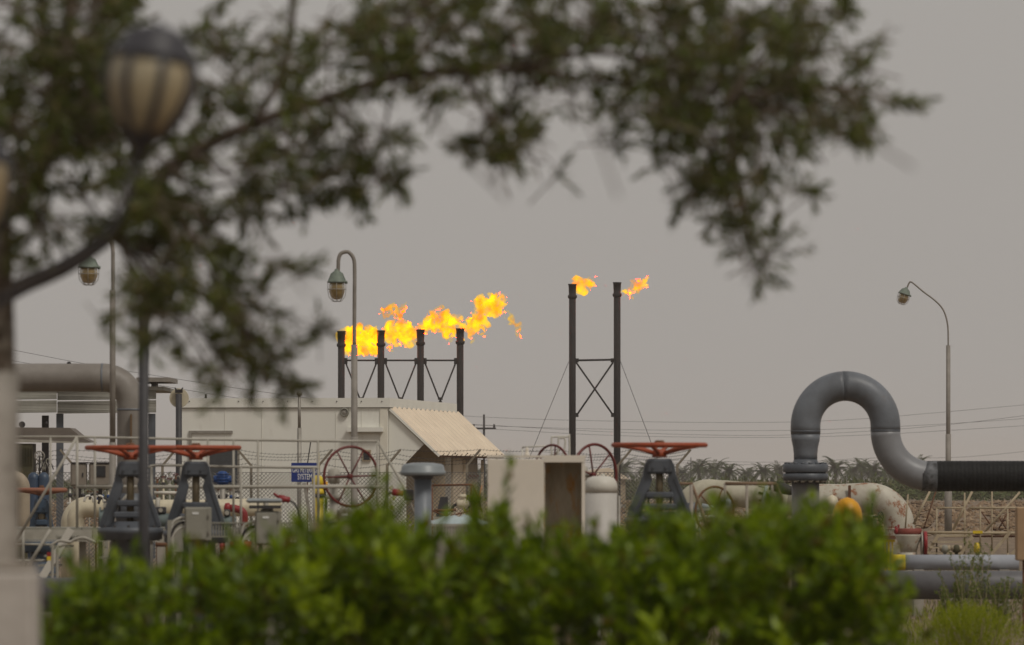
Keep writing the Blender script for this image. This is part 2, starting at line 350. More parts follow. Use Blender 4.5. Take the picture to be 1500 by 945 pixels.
for i in range(3):
    a, b = xsA[i][0]+5, xsA[i+1][0]-5; yb = 528
    MB().tube([P(a,yb,DF), P(b,yb,DF)], 1.3*k, 6).build('tie_bar', STACK, t)
    m_ = (a+b)/2
    for x0, x1 in ((a+2, m_-2), (b-2, m_+2)):
        MB().tube([P(x0,533,DF), P(x1,584,DF)], 1.2*k, 6).build('brace', STACK, t)
    MB().box(P(m_,584,DF), (7*k,.12,4*k)).build('gusset', STACK, t)
    MB().tube([P(a,640,DF), P(b,640,DF)], 1.3*k, 6).build('tie_bar', STACK, t)
    for x0 in (a, b): MB().tube([P(m_,586,DF), P(x0,640,DF)], 1.2*k, 6).build('brace', STACK, t)
    for xx in (a+1.5, b-1.5): MB().box(P(xx,529,DF), (5*k,.16,9*k)).build('bracket', STACK, t)
for x, y in xsA: MB().box(V(P(x,0,DF).x, DF, .12), (.9,.9,.35)).build('footing', CONC, t)
t = T('flare_stack_frame', 'pair of tall dark flare stacks joined by an X brace and held by guy wires', 'flare stack', V(P(871,700,DF).x, DF, 0))
for x, y in ((838.5,416),(904,413.5)): stack(x, y, t, 11.5, 10, 20); MB().box(V(P(x,0,DF).x, DF, .12), (.9,.9,.35)).build('footing', CONC, t)
MB().tube([P(843,528,DF), P(899,527,DF)], 1.5*k, 6).build('tie_bar', STACK, t)
for a, b, dd in (((844,531),(898,608),0),((898,531),(845,608),.1)): MB().tube([P(*a,DF)+V(0,dd,0), P(*b,DF)+V(0,dd,0)], 1.3*k, 6).build('brace', STACK, t)
for x, y in ((845,528),(897,528),(845,608),(897.5,608)): MB().box(P(x,y,DF), (5*k,.16,6*k)).build('bracket', STACK, t)
for pts in (((833,530),(744,747)),((909,530),(991,747))): MB().tube([P(*p,DF) for p in pts], .016, 5).build('guy_wire', WIRE, t)

# flames: real volumes inside a turbulent hull
def flame_mat(name, blobs, k_, strength=2.0):
    m = bpy.data.materials.new(name); m.use_nodes = True; t = m.node_tree; N = t.nodes; L = t.links
    N.remove(N['Principled BSDF']); out = N['Material Output']
    tc = N.new('ShaderNodeTexCoord'); n = N.new('ShaderNodeTexNoise'); n.inputs['Scale'].default_value = 2.4; n.inputs['Detail'].default_value = 5; n.inputs['Roughness'].default_value = .66
    n.inputs['Distortion'].default_value = .9; L.new(tc.outputs['Object'], n.inputs[0])
    r = N.new('ShaderNodeMapRange'); L.new(n.outputs[0], r.inputs[0]); r.inputs[1].default_value = .34; r.inputs[2].default_value = .64; r.inputs[3].default_value = 0.0; r.inputs[4].default_value = 1
    def scaled(node, s_):
        mm = N.new('ShaderNodeMath'); mm.operation = 'MULTIPLY'; L.new(r.outputs[0], mm.inputs[0]); mm.inputs[1].default_value = s_; L.new(mm.outputs[0], node.inputs[1])
    e = N.new('ShaderNodeEmission'); e.inputs[0].default_value = (1,.40,.006,1)
    scaled(e, strength)
    ab = N.new('ShaderNodeVolumeAbsorption'); ab.inputs[0].default_value = (.99,.80,.0,1); scaled(ab, 10)
    cr = N.new('ShaderNodeValToRGB'); cr.color_ramp.elements[0].position = .38; cr.color_ramp.elements[1].position = .58; cr.color_ramp.elements[0].color = (1,.14,.0,1); cr.color_ramp.elements[1].color = (1,.60,.0,1)
    n9 = N.new('ShaderNodeTexNoise'); n9.inputs['Scale'].default_value = 1.5; n9.inputs['Detail'].default_value = 4; n9.inputs['Roughness'].default_value = .6; L.new(tc.outputs['Object'], n9.inputs[0]); L.new(n9.outputs[0], cr.inputs[0]); L.new(cr.outputs[0], e.inputs[0])
    ad = N.new('ShaderNodeAddShader'); L.new(e.outputs[0], ad.inputs[0]); L.new(ab.outputs[0], ad.inputs[1]); L.new(ad.outputs[0], out.inputs['Volume'])
    return m
FM = flame_mat('flame_gas', None, k, 5.5)
FMT = flame_mat('flame_wisp', None, k, 3.4)
from mathutils import noise
def flame(label, path, seed, wisp=()):
    rs = random.Random(seed); g_ = MB(); c0 = P(path[0][0], path[0][1], DF)
    t = T('flame', label, 'flame', c0, 'gas flames at the flare tips')
    def hull(name, pth, dens, mt):
        d_ = bpy.data.meshes.new(name); mb = MB()
        pp = []
        for i in range(len(pth)-1):
            for s_ in range(6): f_ = s_/6; pp.append([pth[i][j]*(1-f_)+pth[i+1][j]*f_ for j in range(3)])
        for (x, y, r) in pp:
            for q_ in range(dens):
                a = rs.uniform(0, 2*PI); rr = r*math.sqrt(rs.random())*1.08; br = r*rs.uniform(.14,.46)
                c = P(x+math.cos(a)*rr, y+math.sin(a)*rr*.9, DF) + V(0, .35+rs.uniform(-.5,.7)*r*k, 0)
                mb.lathe([(br*k*math.sin(PI*j/6)+.001, -br*k*math.cos(PI*j/6)) for j in range(7)], c, n=8)
        o = mb.build(name, mt, t)
        rm_ = o.modifiers.new('r', 'REMESH'); rm_.mode = 'VOXEL'; rm_.voxel_size = .045
        dg = bpy.context.evaluated_depsgraph_get(); me = bpy.data.meshes.new_from_object(o.evaluated_get(dg)); o.modifiers.clear(); o.data = me
        for v in me.vertices:
            nz = noise.noise_vector(v.co*2.6+Vector((seed,0,0)))*.26 + noise.noise_vector(v.co*6.5+Vector((seed,5,0)))*.07
            v.co += nz
        me.materials.clear(); me.materials.append(mt)
        return o
    hull('flame_body', path, 5, FM)
    for wp in wisp: hull('flame_wisp', wp, 3, FMT)
flame('orange flame blown right from the leftmost of the four stacks', [(506,488,6),(512,498,17),(524,495,21),(538,502,18),(551,503,14)], 1, [[(548,512,5),(543,516,5),(540,512,3)]])
flame('orange flame of the second stack with a loose puff above it', [(562,487,5),(570,494,12),(582,484,16),(596,487,15),(607,494,12)], 2, [[(553,462,3),(563,455,8),(575,454,11),(588,457,8),(588,444,3)],[(568,508,4),(575,513,5)]])
flame('broad yellow flame blown right from the third stack', [(620,484,5),(630,474,13),(644,470,17),(656,476,18),(670,484,15)], 3, [[(634,462,6),(645,452,5),(662,465,6)],[(655,498,5),(664,502,3)]])
flame('tallest flame, leaping up and right from the rightmost of the four stacks', [(678,482,6),(690,478,12),(702,470,14),(712,452,17),(724,442,13),(732,436,8),(728,452,10)], 4, [[(735,456,4),(745,466,6),(755,474,5),(762,480,6),(758,492,4),(768,472,2.5)],[(692,492,5),(712,492,5)],[(680,468,5),(690,466,4)]])
flame('small flame at the tip of the left tall stack', [(844,408,3),(848,415,9),(856,421,11),(862,416,9)], 5, [[(864,410,5),(872,406,2.5)]])
flame('small slanting flame at the tip of the right tall stack', [(911,431,3),(920,427,6),(930,420,8),(940,414,9),(948,410,6)], 6, [[(928,432,4),(936,428,3)]])

# ------------------------------------------------------------------ metering building
th = math.radians(8); DB = 150; kb = K(DB)
C0 = P(568,700,DB); C0.z = 0; fx = V(-math.cos(th), math.sin(th), 0); sx_ = V(math.sin(th), math.cos(th), 0); ox = V(math.cos(th), -math.sin(th), 0)
LF, LS, HB = 5.55, 11.8, CH+117*kb
t = T('metering_building', 'low white flat-roofed building with a corrugated lean-to on its right side', 'building', C0)
def quadp(a, b, z0, z1, thick, name, m, out):   # vertical slab between ground points a, b standing proud along out
    return MB().prism([V(a.x,a.y,z0), V(b.x,b.y,z0), V(b.x,b.y,z1), V(a.x,a.y,z1)], out*thick).build(name, m, t)
body = MB().prism([C0, C0+fx*LF, C0+fx*LF+sx_*LS, C0+sx_*LS], (0,0,HB-.25)); body.build('wall', WALL, t)
fn = -sx_   # front normal
def R0(a, z): return V(a.x, a.y, z)
pa = [C0+fn*.06+ox*.06, C0+fx*(LF+.06)+fn*.06, C0+fx*(LF+.06)+sx_*(LS+.06), C0+sx_*(LS+.06)+ox*.06]
MB().prism([R0(p, HB-.245) for p in pa], (0,0,.245)).build('parapet', WALL, t)
MB().prism([R0(p+V(0,0,0), HB-.262) for p in [C0+fn*.02+ox*.02, C0+fx*(LF+.02)+fn*.02, C0+fx*(LF+.02)+sx_*(LS+.02), C0+sx_*(LS+.02)+ox*.02]], (0,0,.014)).build('drip_joint', BOXG, t)
def fp(px, py):   # point on the front face under a pixel
    r = V((px-750)/F, 1, -(py-HZ)/F); s_ = (C0-V(0,0,CH)).dot(fn)/r.dot(fn); return V(0,0,CH)+r*s_
def fpanel(x0, x1, y0, y1, thick, name, m):
    a, b, c, d = fp(x0,y1), fp(x1,y1), fp(x1,y0), fp(x0,y0); a.z = b.z; d.z = c.z
    return MB().prism([a, b, c, d], fn*thick).build(name, m, t)
def sp(px, py):   # point on the side face under a pixel
    r = V((px-750)/F, 1, -(py-HZ)/F); s_ = (C0-V(0,0,CH)).dot(ox)/r.dot(ox); return V(0,0,CH)+r*s_
fpanel(557,567.5,598,790,.03,'corner_trim',mat('trim_white',(.70,.67,.57),(.62,.58,.49),2,.7))
for x in (330, 384, 438, 492, 530): MB().beam(fp(x,599)+fn*.004, fp(x,790)+fn*.004, .012, .02, up=fn).build('panel_joint', WALL, t)
fpanel(277,341,631,635,.05,'door_head',GALV); fpanel(277,281,635.2,700,.05,'door_jamb',GALV)
fpanel(305,351,653,720,.02,'door_frame',GALV); fpanel(308,348,657,716,.035,'dark_door',mat('dark_panel',(.06,.065,.07),(.04,.042,.045),3,.4))
fpanel(531,543.5,659,675.5,.05,'window_frame',TAN); fpanel(533,542,661.5,673.5,.06,'window_pane',mat('dark_glass',(.03,.032,.035),(.02,.02,.02),3,.15))
fpanel(510,562,626,632.5,.22,'awning',WALL); MB().tube([fp(514,634)+fn*.1, fp(559,634)+fn*.1], .018, 6).build('tube_light', WHITE, t)
MB().lathe([(.12,0),(.12,.08),(.09,.10),(.085,.06)], fp(505,604), fn, 16).build('round_vent', BOXG, t)
MB().lathe([(.085,.0),(.0,.02)], fp(505,604)+fn*.065, fn, 12, cap=False).build('vent_cover', GALV, t)
for i in range(9): x = 278+i*36; MB().lathe([(.015,0),(.015,.02),(.004,.03)], fp(min(x,560),588)+fn*.06, fn, 6).build('bolt', DARK, t)
MB().tube([fp(300,583)+V(0,.5,0), fp(300,577)+V(0,.5,0)], .03, 6).build('roof_stub', DARK, t)
# lean-to roof
Rz = HB-.27; p_out, drop = 1.33, 1.24; y0_, y1_ = .10, LS+.35
cs = MB(); ncor = 60; nn_ = 3; grid = []
sl = V(ox.x*p_out, ox.y*p_out, -drop); nrm = sx_.cross(sl).normalized(); nrm = nrm if nrm.z > 0 else -nrm
NR = 15; us = []
for i in range(NR):
    for f_, h_ in ((0,0),(.36,0),(.42,.07),(.58,.07),(.64,0)): us.append(((i+f_)/NR, h_))
us.append((1.0, 0)); ncol = len(us)-1
for u, hh in us:
    for j in range(nn_+1):
        pnt = C0+ox*.062+sx_*(y0_+(y1_-y0_)*u)+V(0,0,Rz)+sl*(j/nn_)+nrm*hh; cs.v.append(tuple(pnt))
for i in range(ncol):
    for j in range(nn_): a = i*(nn_+1)+j; cs.f.append((a, a+1, a+nn_+2, a+nn_+1)); cs.s.append(False)
rf = cs.build('lean_to_roof', SHEET, t); md = rf.modifiers.new('s', 'SOLIDIFY'); md.thickness = .012; md.offset = -1
def rp(u, v, off=-.035): return C0+ox*.062+sx_*(y0_+(y1_-y0_)*u)+V(0,0,Rz)+sl*v+nrm*off
MB().beam(rp(0,0)-sx_*.02, rp(0,1)-sx_*.02, .05, .06, up=nrm).build('barge_board', WALL, t)
MB().beam(rp(0,.98,-.06), rp(1,.98,-.06), .05, .05, up=nrm).build('eave_purlin', RUST, t)
for u, v in ((.12,.55),(.3,.55),(.33,.57),(.5,.58),(.53,.58),(.72,.6)): MB().lathe([(.02,0),(.02,.02),(.005,.03)], rp(u,v,.01), nrm, 6).build('roof_screw', DARK, t)
for u in np.linspace(.04,.96,11): MB().lathe([(.02,0),(.02,.02),(.005,.03)], rp(u,.97,.028), nrm, 6).build('roof_screw', DARK, t)
def gz(o_): return Rz-.05-drop*o_/p_out
a = C0+sx_*.14+ox*.01
MB().prism([R0(a,0), R0(a+ox*.455,0), R0(a+ox*.455,2.10), R0(a+ox*.93,gz(.93)-.03), R0(a,gz(0)-.02)], sx_*.05).build('gable_panel', WALL, t)
# porch walls under lean-to
g0 = C0+sx_*2.6
for nm, s0, xo, m_, thick in (('porch_panel', 2.6, (.0,.98), TAN, .06),):
    a = C0+sx_*s0+ox*.01; zt = Rz-.09
    MB().prism([R0(a,0), R0(a+ox*1.12,0), R0(a+ox*1.12, zt-drop*(1.12/p_out)), R0(a+ox*.55, zt-drop*(.55/p_out)-.02), R0(a+ox*.04, zt-drop*.95)], sx_*thick).build(nm, TAN, t)
a = C0+sx_*4.4+ox*1.02; TANL = mat('tan_light',(.52,.43,.31),(.44,.36,.26),2,.8)
MB().prism([R0(a,0), R0(a+sx_*1.9,0), R0(a+sx_*1.9,Rz-1.1), R0(a,Rz-1.1)], ox*.06).build('porch_wall', TANL, t)
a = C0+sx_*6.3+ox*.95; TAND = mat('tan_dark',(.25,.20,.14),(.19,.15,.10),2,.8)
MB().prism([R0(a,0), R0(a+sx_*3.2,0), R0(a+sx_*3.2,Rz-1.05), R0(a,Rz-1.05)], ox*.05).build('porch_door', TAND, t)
MB().box(a+sx_*1.6+ox*.07+V(0,0,1.75), (.05,3.0,.05), rz=-th).build('door_rail', RUST, t)
for s0 in (6.2, 9.6): MB().box(C0+sx_*s0+ox*1.12+V(0,0,1.1), (.08,.08,2.2)).build('porch_post', TANL, t)

# ------------------------------------------------------------------ canopy shed at left
D = 120; kk = K(D); t = T('steel_canopy', 'open steel canopy with grey profiled fascia behind the large grey pipe', 'canopy', V(P(110,0,D).x, D, 0))
def fascia(x0, x1, y0, y1, slope):
    g_ = MB(); nr = 25; 
    for i in range(nr+1):
        v = i/nr; y = y0+(y1-y0)*v; off = .02*(1-abs(math.sin(PI*8*v))**.5)
        for x in (x0, x1): p = P(x, y+slope*(x-x0), D); g_.v.append((p.x, D-.05-off, p.z))
    for i in range(nr): g_.f.append((2*i, 2*i+1, 2*i+3, 2*i+2)); g_.s.append(True)
    o = g_.build('fascia_sheet', SHEDG, t); md = o.modifiers.new('s', 'SOLIDIFY'); md.thickness = .02
for a, b in ((-60,83.5),(84.5,229)): fascia(a, b, 570, 586.5, -.012); fascia(a, b, 588, 606, -.012)
MB().box(P(85,569,D)+V(0,2.0,0), (310*kk,4.2,.08)).build('canopy_roof', SHEDG, t)
MB().box(P(226,556.5,D)+V(0,1.0,0), (50*kk,2.6,.09)).build('roof_slab', POST, t)
MB().box(P(224,566,D)+V(0,.6,0), (8*kk,.5,.18)).build('roof_bracket', POST, t)
for x, dd in ((46,3.6),(87,.15),(222,.15),(-20,.15)):
    p = P(x,606,D); MB().box(V(p.x, D+dd, p.z/2), (10*kk,.14,p.z)).build('column', GREYBLUE if x > 60 else DPOST, t)
# equipment under canopy
D = 98; kk = K(D); t = T('equipment_enclosure', 'dark olive equipment enclosure with an overhanging tan roof under the canopy', 'enclosure', V(P(45,0,D).x, D, 0))
MB().prism([P(-20,626,D)+V(0,-.4,0), P(105,627,D)+V(0,-.4,0), P(122,641,D)+V(0,-.4,0), P(137,648,D)+V(0,-.4,0), P(-20,646,D)+V(0,-.4,0)], (0,1.3,0)).build('roof', mat('taupe_roof',(.16,.135,.11),(.12,.10,.085),3,.8), t)
MB().prism([P(-20,641,D)+V(0,-.43,0), P(136,648.5,D)+V(0,-.43,0), P(132,649.5,D)+V(0,-.43,0), P(-20,647.5,D)+V(0,-.43,0)], (0,.02,0)).build('roof_edge', RAIL, t)
olive = mat('olive_case',(.075,.065,.028),(.04,.037,.018),5,.7,rust=(.16,.09,.03),rust_t=.6)
MB().box(V(P(12,0,D).x,D,(CH+50*kk)/2), (76*kk,.8,CH+50*kk)).build('case', olive, t)
for i in range(9): MB().box(P(18+i*4,668,D)+V(0,-.42,0), (1.1*kk,.03,26*kk)).build('louvre', olive, t)
MB().lathe([(.055,0),(.055,.03)], P(33,622,D)+V(0,-.1,0), (0,1,0), 14).build('lifting_ring', DARK, t)
MB().tube([P(68,626,D), P(68,619,D)], .012, 6).build('aerial', DARK, t)
MB().lathe([(.02,-.03),(.025,0),(.01,.03)], P(68,620,D), n=8).build('aerial_cap', DARK, t)
for x, lab in ((49,'left of two dark blue steel drums beside the olive enclosure'),(64,'right of two dark blue steel drums beside the olive enclosure')):
    D_ = 92; p = V(P(x,0,D_).x, D_, 0); ht = CH+8*K(D_); r = 8.5*K(D_)
    o = MB().lathe([(r*.9,0),(r,.03),(r,ht*.33),(r*1.05,ht*.34),(r,ht*.35),(r,ht*.64),(r*1.05,ht*.65),(r,ht*.66),(r,ht-.1),(r*.85,ht-.04),(r*.3,ht)], (0,0,0), n=20).build('storage_drum', mat('navy_paint',(.035,.06,.10),(.022,.038,.07),5,.45,rust=(.09,.05,.03),rust_t=.68)); o.location = p; tag(o, lab, 'drum', 'dark blue drums under the canopy')
# wheels/pipes tangle on enclosure side
D = 93; t = T('hose_reel', 'small open hose reel with curved pipes above the blue drums', 'hose reel', P(58,690,D))
MB().torus(P(58,668,D), (0,1,.2), 7*K(D), .012, 24, 6).build('reel_rim', GALV, t)
for a in range(4): q_ = V(math.cos(a*PI/4),0,math.sin(a*PI/4))*7*K(D); MB().tube([P(58,668,D)-q_, P(58,668,D)+q_], .006, 5).build('spoke', GALV, t)
for i in range(7):
    x = 50+i*3.2; MB().tube(spl([P(x,690,D), P(x+2,682-i%3*4,D), P(x+6,679-i%2*5,D), P(x+9,688,D)],4), .009, 6).build('hose', (DARK,GALV,BOXG)[i%3], t)
MB().tube([P(58,668,D),P(58,700,D)], .015, 6).build('reel_stand', DARK, t)
for i, (x0,x1,y0,y1,lab) in enumerate(((104,127,679,712,'plain taupe control box left of the one with a dark window'),(131,163,679,712,'taupe control box with dark display window'))):
    D = 88; kk = K(D); t = T('control_box', lab, 'control box', V(P((x0+x1)/2,0,D).x, D, 0), 'control boxes behind the railing')
    mm = mat('taupe_case',(.24,.205,.165),(.18,.155,.125),4,.7)
    c = P((x0+x1)/2,(y0+y1)/2,D); MB().rbox(c, ((x1-x0)*kk,.22,(y1-y0)*kk), .012).build('case', mm, t)
    MB().box(c+V(0,-.115,0), ((x1-x0-5)*kk,.012,(y1-y0-5)*kk)).build('door', mm, t)
    if i: MB().box(c+V(.01,-.128,.05), (15*kk,.012,16*kk)).build('display_bezel', DARK, t); MB().box(c+V(.01,-.137,.05), (11*kk,.006,12*kk)).build('display_window', mat('dark_glass',(.03,.03,.03)), t)
    else: MB().box(c+V(.07,-.125,0), (.02,.02,.06)).build('handle', DARK, t)
    MB().box(V(c.x,c.y+.03,(c.z-.5*(y1-y0)*kk)/2), (.06,.06,c.z-.5*(y1-y0)*kk)).build('stand', DARK, t)
    MB().box(c+V(.02,0,.5*(y1-y0)*kk+.01), ((x1-x0)*kk+.02,.26,.02)).build('rain_cap', DARK, t)

# ------------------------------------------------------------------ chain link fence
D = 110; kk = K(D); ztop = CH+8*kk; xl, xr = P(-40,0,D).x, P(1004,0,D).x
t = T('chain_link_fence', 'galvanised chain link fence topped by barbed wire on slanted arms', 'fence', V(xl, D, 0))
fposts = [(-22,-1),(108,-1),(238,1),(368,-1),(467,1),(567,1),(684,1),(800,1),(905,1),(992,1)]
for x, s_ in fposts:
    b = V(P(x,0,D).x, D, 0); MB().box(b+V(0,0,(ztop+.15)/2), (.05,.05,ztop+.15)).build('fence_post', mat('weathered_post',(.25,.215,.16),(.17,.145,.11),8,.8), t)
    MB().beam(b+V(0,0,ztop+.13), b+V(s_*.26,-.05,ztop+.44), .04, .04).build('barb_arm', _m['weathered_post'], t)
MB().tube([V(xl,D,ztop), V(xr,D,ztop)], .004, 4).build('line_wire', WIRE, t)
for i, f_ in enumerate((.15,.45,.72,1.0)):
    pts = []; br = MB()
    for (xa, sa), (xb, sb) in zip(fposts[:-1], fposts[1:]):
        A = V(P(xa,0,D).x+sa*.26*f_, D-.05*f_, ztop+.13+.31*f_); B = V(P(xb,0,D).x+sb*.26*f_, D-.05*f_, ztop+.13+.31*f_)
        for j in range(12):
            u = j/12; p = A.lerp(B, u); p.z -= (.035+.03*((i*7+int(xa))%3))*4*u*(1-u); pts.append(p)
    pts.append(B)
    for j in range(len(pts)-1):
        for u in (.0,.5):
            p = pts[j].lerp(pts[j+1], u); br.tube([p+V(-.012,0,-.022), p+V(.012,0,.022)], .0035, 3, cap=False)
    br.tube(pts, .0030, 4); br.build('barbed_wire', WIRE, t)
ml = MB(); H_ = ztop; pit = .076
n_ = int((xr-xl+H_)/pit)
for i in range(n_):
    x0 = xl-H_+i*pit
    for sgn in (1,-1):
        if sgn == 1: a = [x0, 0.0]; b = [x0+H_, H_]
        else: a = [x0+H_, 0.0]; b = [x0, H_]
        def clip(a, b, lim, lo):
            if (a[0] < lim) == lo and (b[0] < lim) == lo: return None
            for p, q2 in ((a,b),(b,a)):
                if (p[0] < lim) == lo: f_ = (lim-p[0])/(q2[0]-p[0]); p[1] += (q2[1]-p[1])*f_; p[0] = lim
            return a, b
        if clip(a, b, xl, True) is None or clip(a, b, xr, False) is None: continue
        ml.tube([V(a[0],D-.03+sgn*.004,a[1]), V(b[0],D-.03+sgn*.004,b[1])], .0065, 3, cap=False)
ml.build('chain_mesh', MESHW, t, kind='stuff')

# blue sign
D = 104; kk = K(D); t = T('site_sign', 'blue sign reading GAS METERING SYSTEM on a thin post at the fence', 'sign', V(P(447,0,D).x, D, 0))
c = P(446,692,D); MB().box(c, (38.5*kk,.012,28*kk)).build('sign_panel', mat('sign_blue',(.010,.032,.20),(.010,.028,.16),4,.4), t)
SW = mat('sign_white',(.72,.72,.70),(.62,.62,.60),6,.5)
def text(body, c, hgt, wid, m, parent, name='lettering'):
    cu = bpy.data.curves.new('t', 'FONT'); cu.body = body; cu.align_x = 'CENTER'; cu.align_y = 'CENTER'; cu.extrude = .002; cu.offset = .008
    o = bpy.data.objects.new('t', cu); COL.objects.link(o); dg = bpy.context.evaluated_depsgraph_get(); dg.update()
    me = bpy.data.meshes.new_from_object(o.evaluated_get(dg)); bpy.data.objects.remove(o)
    cs_ = np.array([v.co[:] for v in me.vertices]); x0, x1 = cs_[:,0].min(), cs_[:,0].max(); y0, y1 = cs_[:,1].min(), cs_[:,1].max(); pl = parent_loc(parent)
    for v in me.vertices:
        x, y, z = v.co; v.co = Vector((c.x+((x-x0)/(x1-x0)-.5)*wid, c.y-z, c.z+((y-y0)/(y1-y0)-.5)*hgt))-pl
    me.materials.clear(); me.materials.append(m); o = bpy.data.objects.new(name, me); COL.objects.link(o); o.parent = parent; return o
text('GAS METERING', P(446.3,688.4,D)+V(0,-.0095,0), 7.6*kk, 36*kk, SW, t); text('SYSTEM', P(446.5,698.3,D)+V(0,-.0095,0), 8.6*kk, 21*kk, SW, t)
MB().box(P(446,683,D)+V(0,-.008,0), (38*kk,.004,1.4*kk)).build('border_line', SW, t)
MB().beam(V(P(450,0,D).x,D+.02,0), P(450.5,700,D)+V(0,.02,0), .02,.02).build('sign_post', RUST, t); MB().beam(P(450,682,D)+V(0,.02,0), P(455,648,D)+V(0,.02,0), .02,.02).build('post_tip', DARK, t)

# tall pipe mast with cap
D = 114; kk = K(D); t = T('pipe_mast', 'slim two-stage grey pipe mast with a small cap in front of the white building', 'mast', V(P(438.5,0,D).x, D, 0))
b = V(P(438.5,0,D).x, D, 0)
MB().tube([b, V(b.x,D,P(0,627,D).z)], 3.2*kk, 10).build('lower_pipe', GALV, t); MB().tube([V(b.x,D,P(0,628,D).z), V(b.x,D,P(0,579,D).z)], 2.3*kk, 10).build('upper_pipe', GALV, t)
MB().lathe([(2*kk,-.04),(4.2*kk,-.03),(4.2*kk,.03),(1.5*kk,.055)], V(b.x,D,P(0,577,D).z), n=14).build('cap', GALV, t)
# dark post with disc
D = 100; kk = K(D); b = V(P(262,0,D).x, D, 0); t = T('disc_post', 'dark post with a round cream disc and clamp at its top', 'post', b)
MB().tube([b, V(b.x,D,P(0,577,D).z)], 4.6*kk, 12).build('post_shaft', DPOST, t)
MB().lathe([(14*kk,0),(14.3*kk,.012),(13*kk,.03),(2*kk,.05)], V(b.x,D+.07,P(0,583,D).z), (0,1,0), 28).build('disc', CREAM, t)
MB().box(V(b.x,D,P(0,573,D).z), (11*kk,.07,5*kk)).build('clamp', DARK, t)
for s_ in (-1,1): MB().tube([V(b.x+s_*3*kk,D,P(0,572,D).z), V(b.x+s_*6*kk,D,P(0,568,D).z)], .012, 6).build('clamp_bolt', DARK, t)

# ------------------------------------------------------------------ lamp posts
GREEN = mat('lamp_green', (.17,.20,.16), (.11,.135,.11), 12, .5); AMB = None
def ambmat():
    m = bpy.data.materials.new('amber_glass'); m.use_nodes = True; b = m.node_tree.nodes['Principled BSDF']
    b.inputs['Base Color'].default_value = (.36,.26,.11,1); b.inputs['Roughness'].default_value = .15; b.inputs['Transmission Weight'].default_value = .35; b.inputs['Specular IOR Level'].default_value = .6
    return m
AMB = ambmat()
def lantern(px, ytop, ybot, wpx, D, parent, ax=(0,0,1)):
    kk = K(D); h = (ybot-ytop)*kk; R = wpx/2*kk; A = Vector(ax).normalized(); top = P(px, ytop, D); q_ = Vector((0,0,1)).rotation_difference(A)
    if ax != (0,0,1): top = P(px, ytop, D)
    f_ = MB().lathe([(R*.22,0),(R*.28,-h*.06),(R*.5,-h*.10),(R*.92,-h*.36),(R*1.05,-h*.38),(R*1.05,-h*.42),(R*.7,-h*.43)], top, A, 20); f_.build('hood', GREEN, parent)
    MB().lathe([(R*.78,-h*.42),(R*.85,-h*.5),(R*.84,-h*.7),(R*.66,-h*.85),(R*.3,-h*.93),(R*.02,-h*.94)], top, A, 20).build('glass_jar', AMB, parent)
    gd = MB()
    for i in range(8):
        a = i*PI/4; e = Vector((math.cos(a), math.sin(a), 0))
        gd.tube([top + q_ @ (e*R*rr+V(0,0,-h*zz)) for rr, zz in ((.98,.4),(.98,.66),(.88,.84),(.5,.98),(.25,1.0))], R*.035, 5)
    for rr, zz in ((.985,.62),(.5,.985)): gd.tube([top + q_ @ V(R*rr*math.cos(2*PI*i/20), R*rr*math.sin(2*PI*i/20), -h*zz) for i in range(20)], R*.04, 5, closed=True)
    gd.build('wire_guard', GALV, parent)
    for s_ in (-1, 1): MB().beam(top+q_@V(s_*R*.55,0,-h*.13), top+q_@V(s_*R*.95,0,-h*.40), R*.12, R*.16).build('hood_lug', GREEN, parent)
    MB().lathe([(R*.16,0),(R*.16,R*.3)], top+q_@V(R*.85,0,-h*.41), (1,0,0), 8).build('latch', GREEN, parent)
def lamp_post(D, pts, steps, lab, lan, wtop):
    kk = K(D); bx = pts[0][0]; b = V(P(bx,0,D).x, D, 0); t = T('lamp_post', lab, 'lamp post', b, 'gooseneck lamp posts')
    path = spl([P(x,y,D) for x,y in pts], 7); MB().tube(path, wtop/2*kk, 10).build('gooseneck', POST, t)
    for (ya, yb_, wd) in steps: MB().tube([V(b.x,D,max(0,P(0,yb_,D).z)), V(b.x,D,P(0,ya,D).z)], wd/2*kk, 12).build('pole_section', POST, t)
    lantern(*lan[:4], D, t, *lan[4:])
    return t
lamp_post(78, [(519,506),(519.3,440),(519.5,395),(518,379),(512,370.5),(506,369),(499,372),(496,380),(495.5,391),(495,399)], [(505,800,9.4),(640,900,10.5)], 'gooseneck lamp post in front of the white building, lantern hanging left', (493.5,394,442,27), 5.6)
lamp_post(66, [(165,520),(165.5,440),(165.5,385),(165,362),(161,350),(154,345),(144,345),(134,352),(130,368),(129,376)], [(425,650,8.6),(648,1100,10)], 'gooseneck lamp post nearest the left edge, lantern half hidden by branches', (130,374,418,30), 5.6)
lamp_post(168, [(1389,507),(1388.5,480),(1385,462),(1379,450),(1368,439),(1352,427),(1339,416),(1334,413),(1331.5,415),(1329,421)], [(506,700,6.4),(636,740,8),(700,790,11)], 'tall curved lamp post at the right with a tilted lantern', (1328,421,447,18,(.30,0,.95)), 2.4)
# dark slim post
D = 34; b = V(P(210.5,0,D).x, D, 0); t = T('slim_post', 'out of focus dark grey slim post in front of the left valves', 'post', b)
MB().tube([b, V(b.x,D,P(0,455,D).z)], 7.6*K(D), 12).build('post_shaft', DPOST, t); MB().lathe([(9*K(D),0),(9*K(D),.02),(4*K(D),.04)], V(b.x,D,P(0,455,D).z), n=12).build('post_cap', DPOST, t)

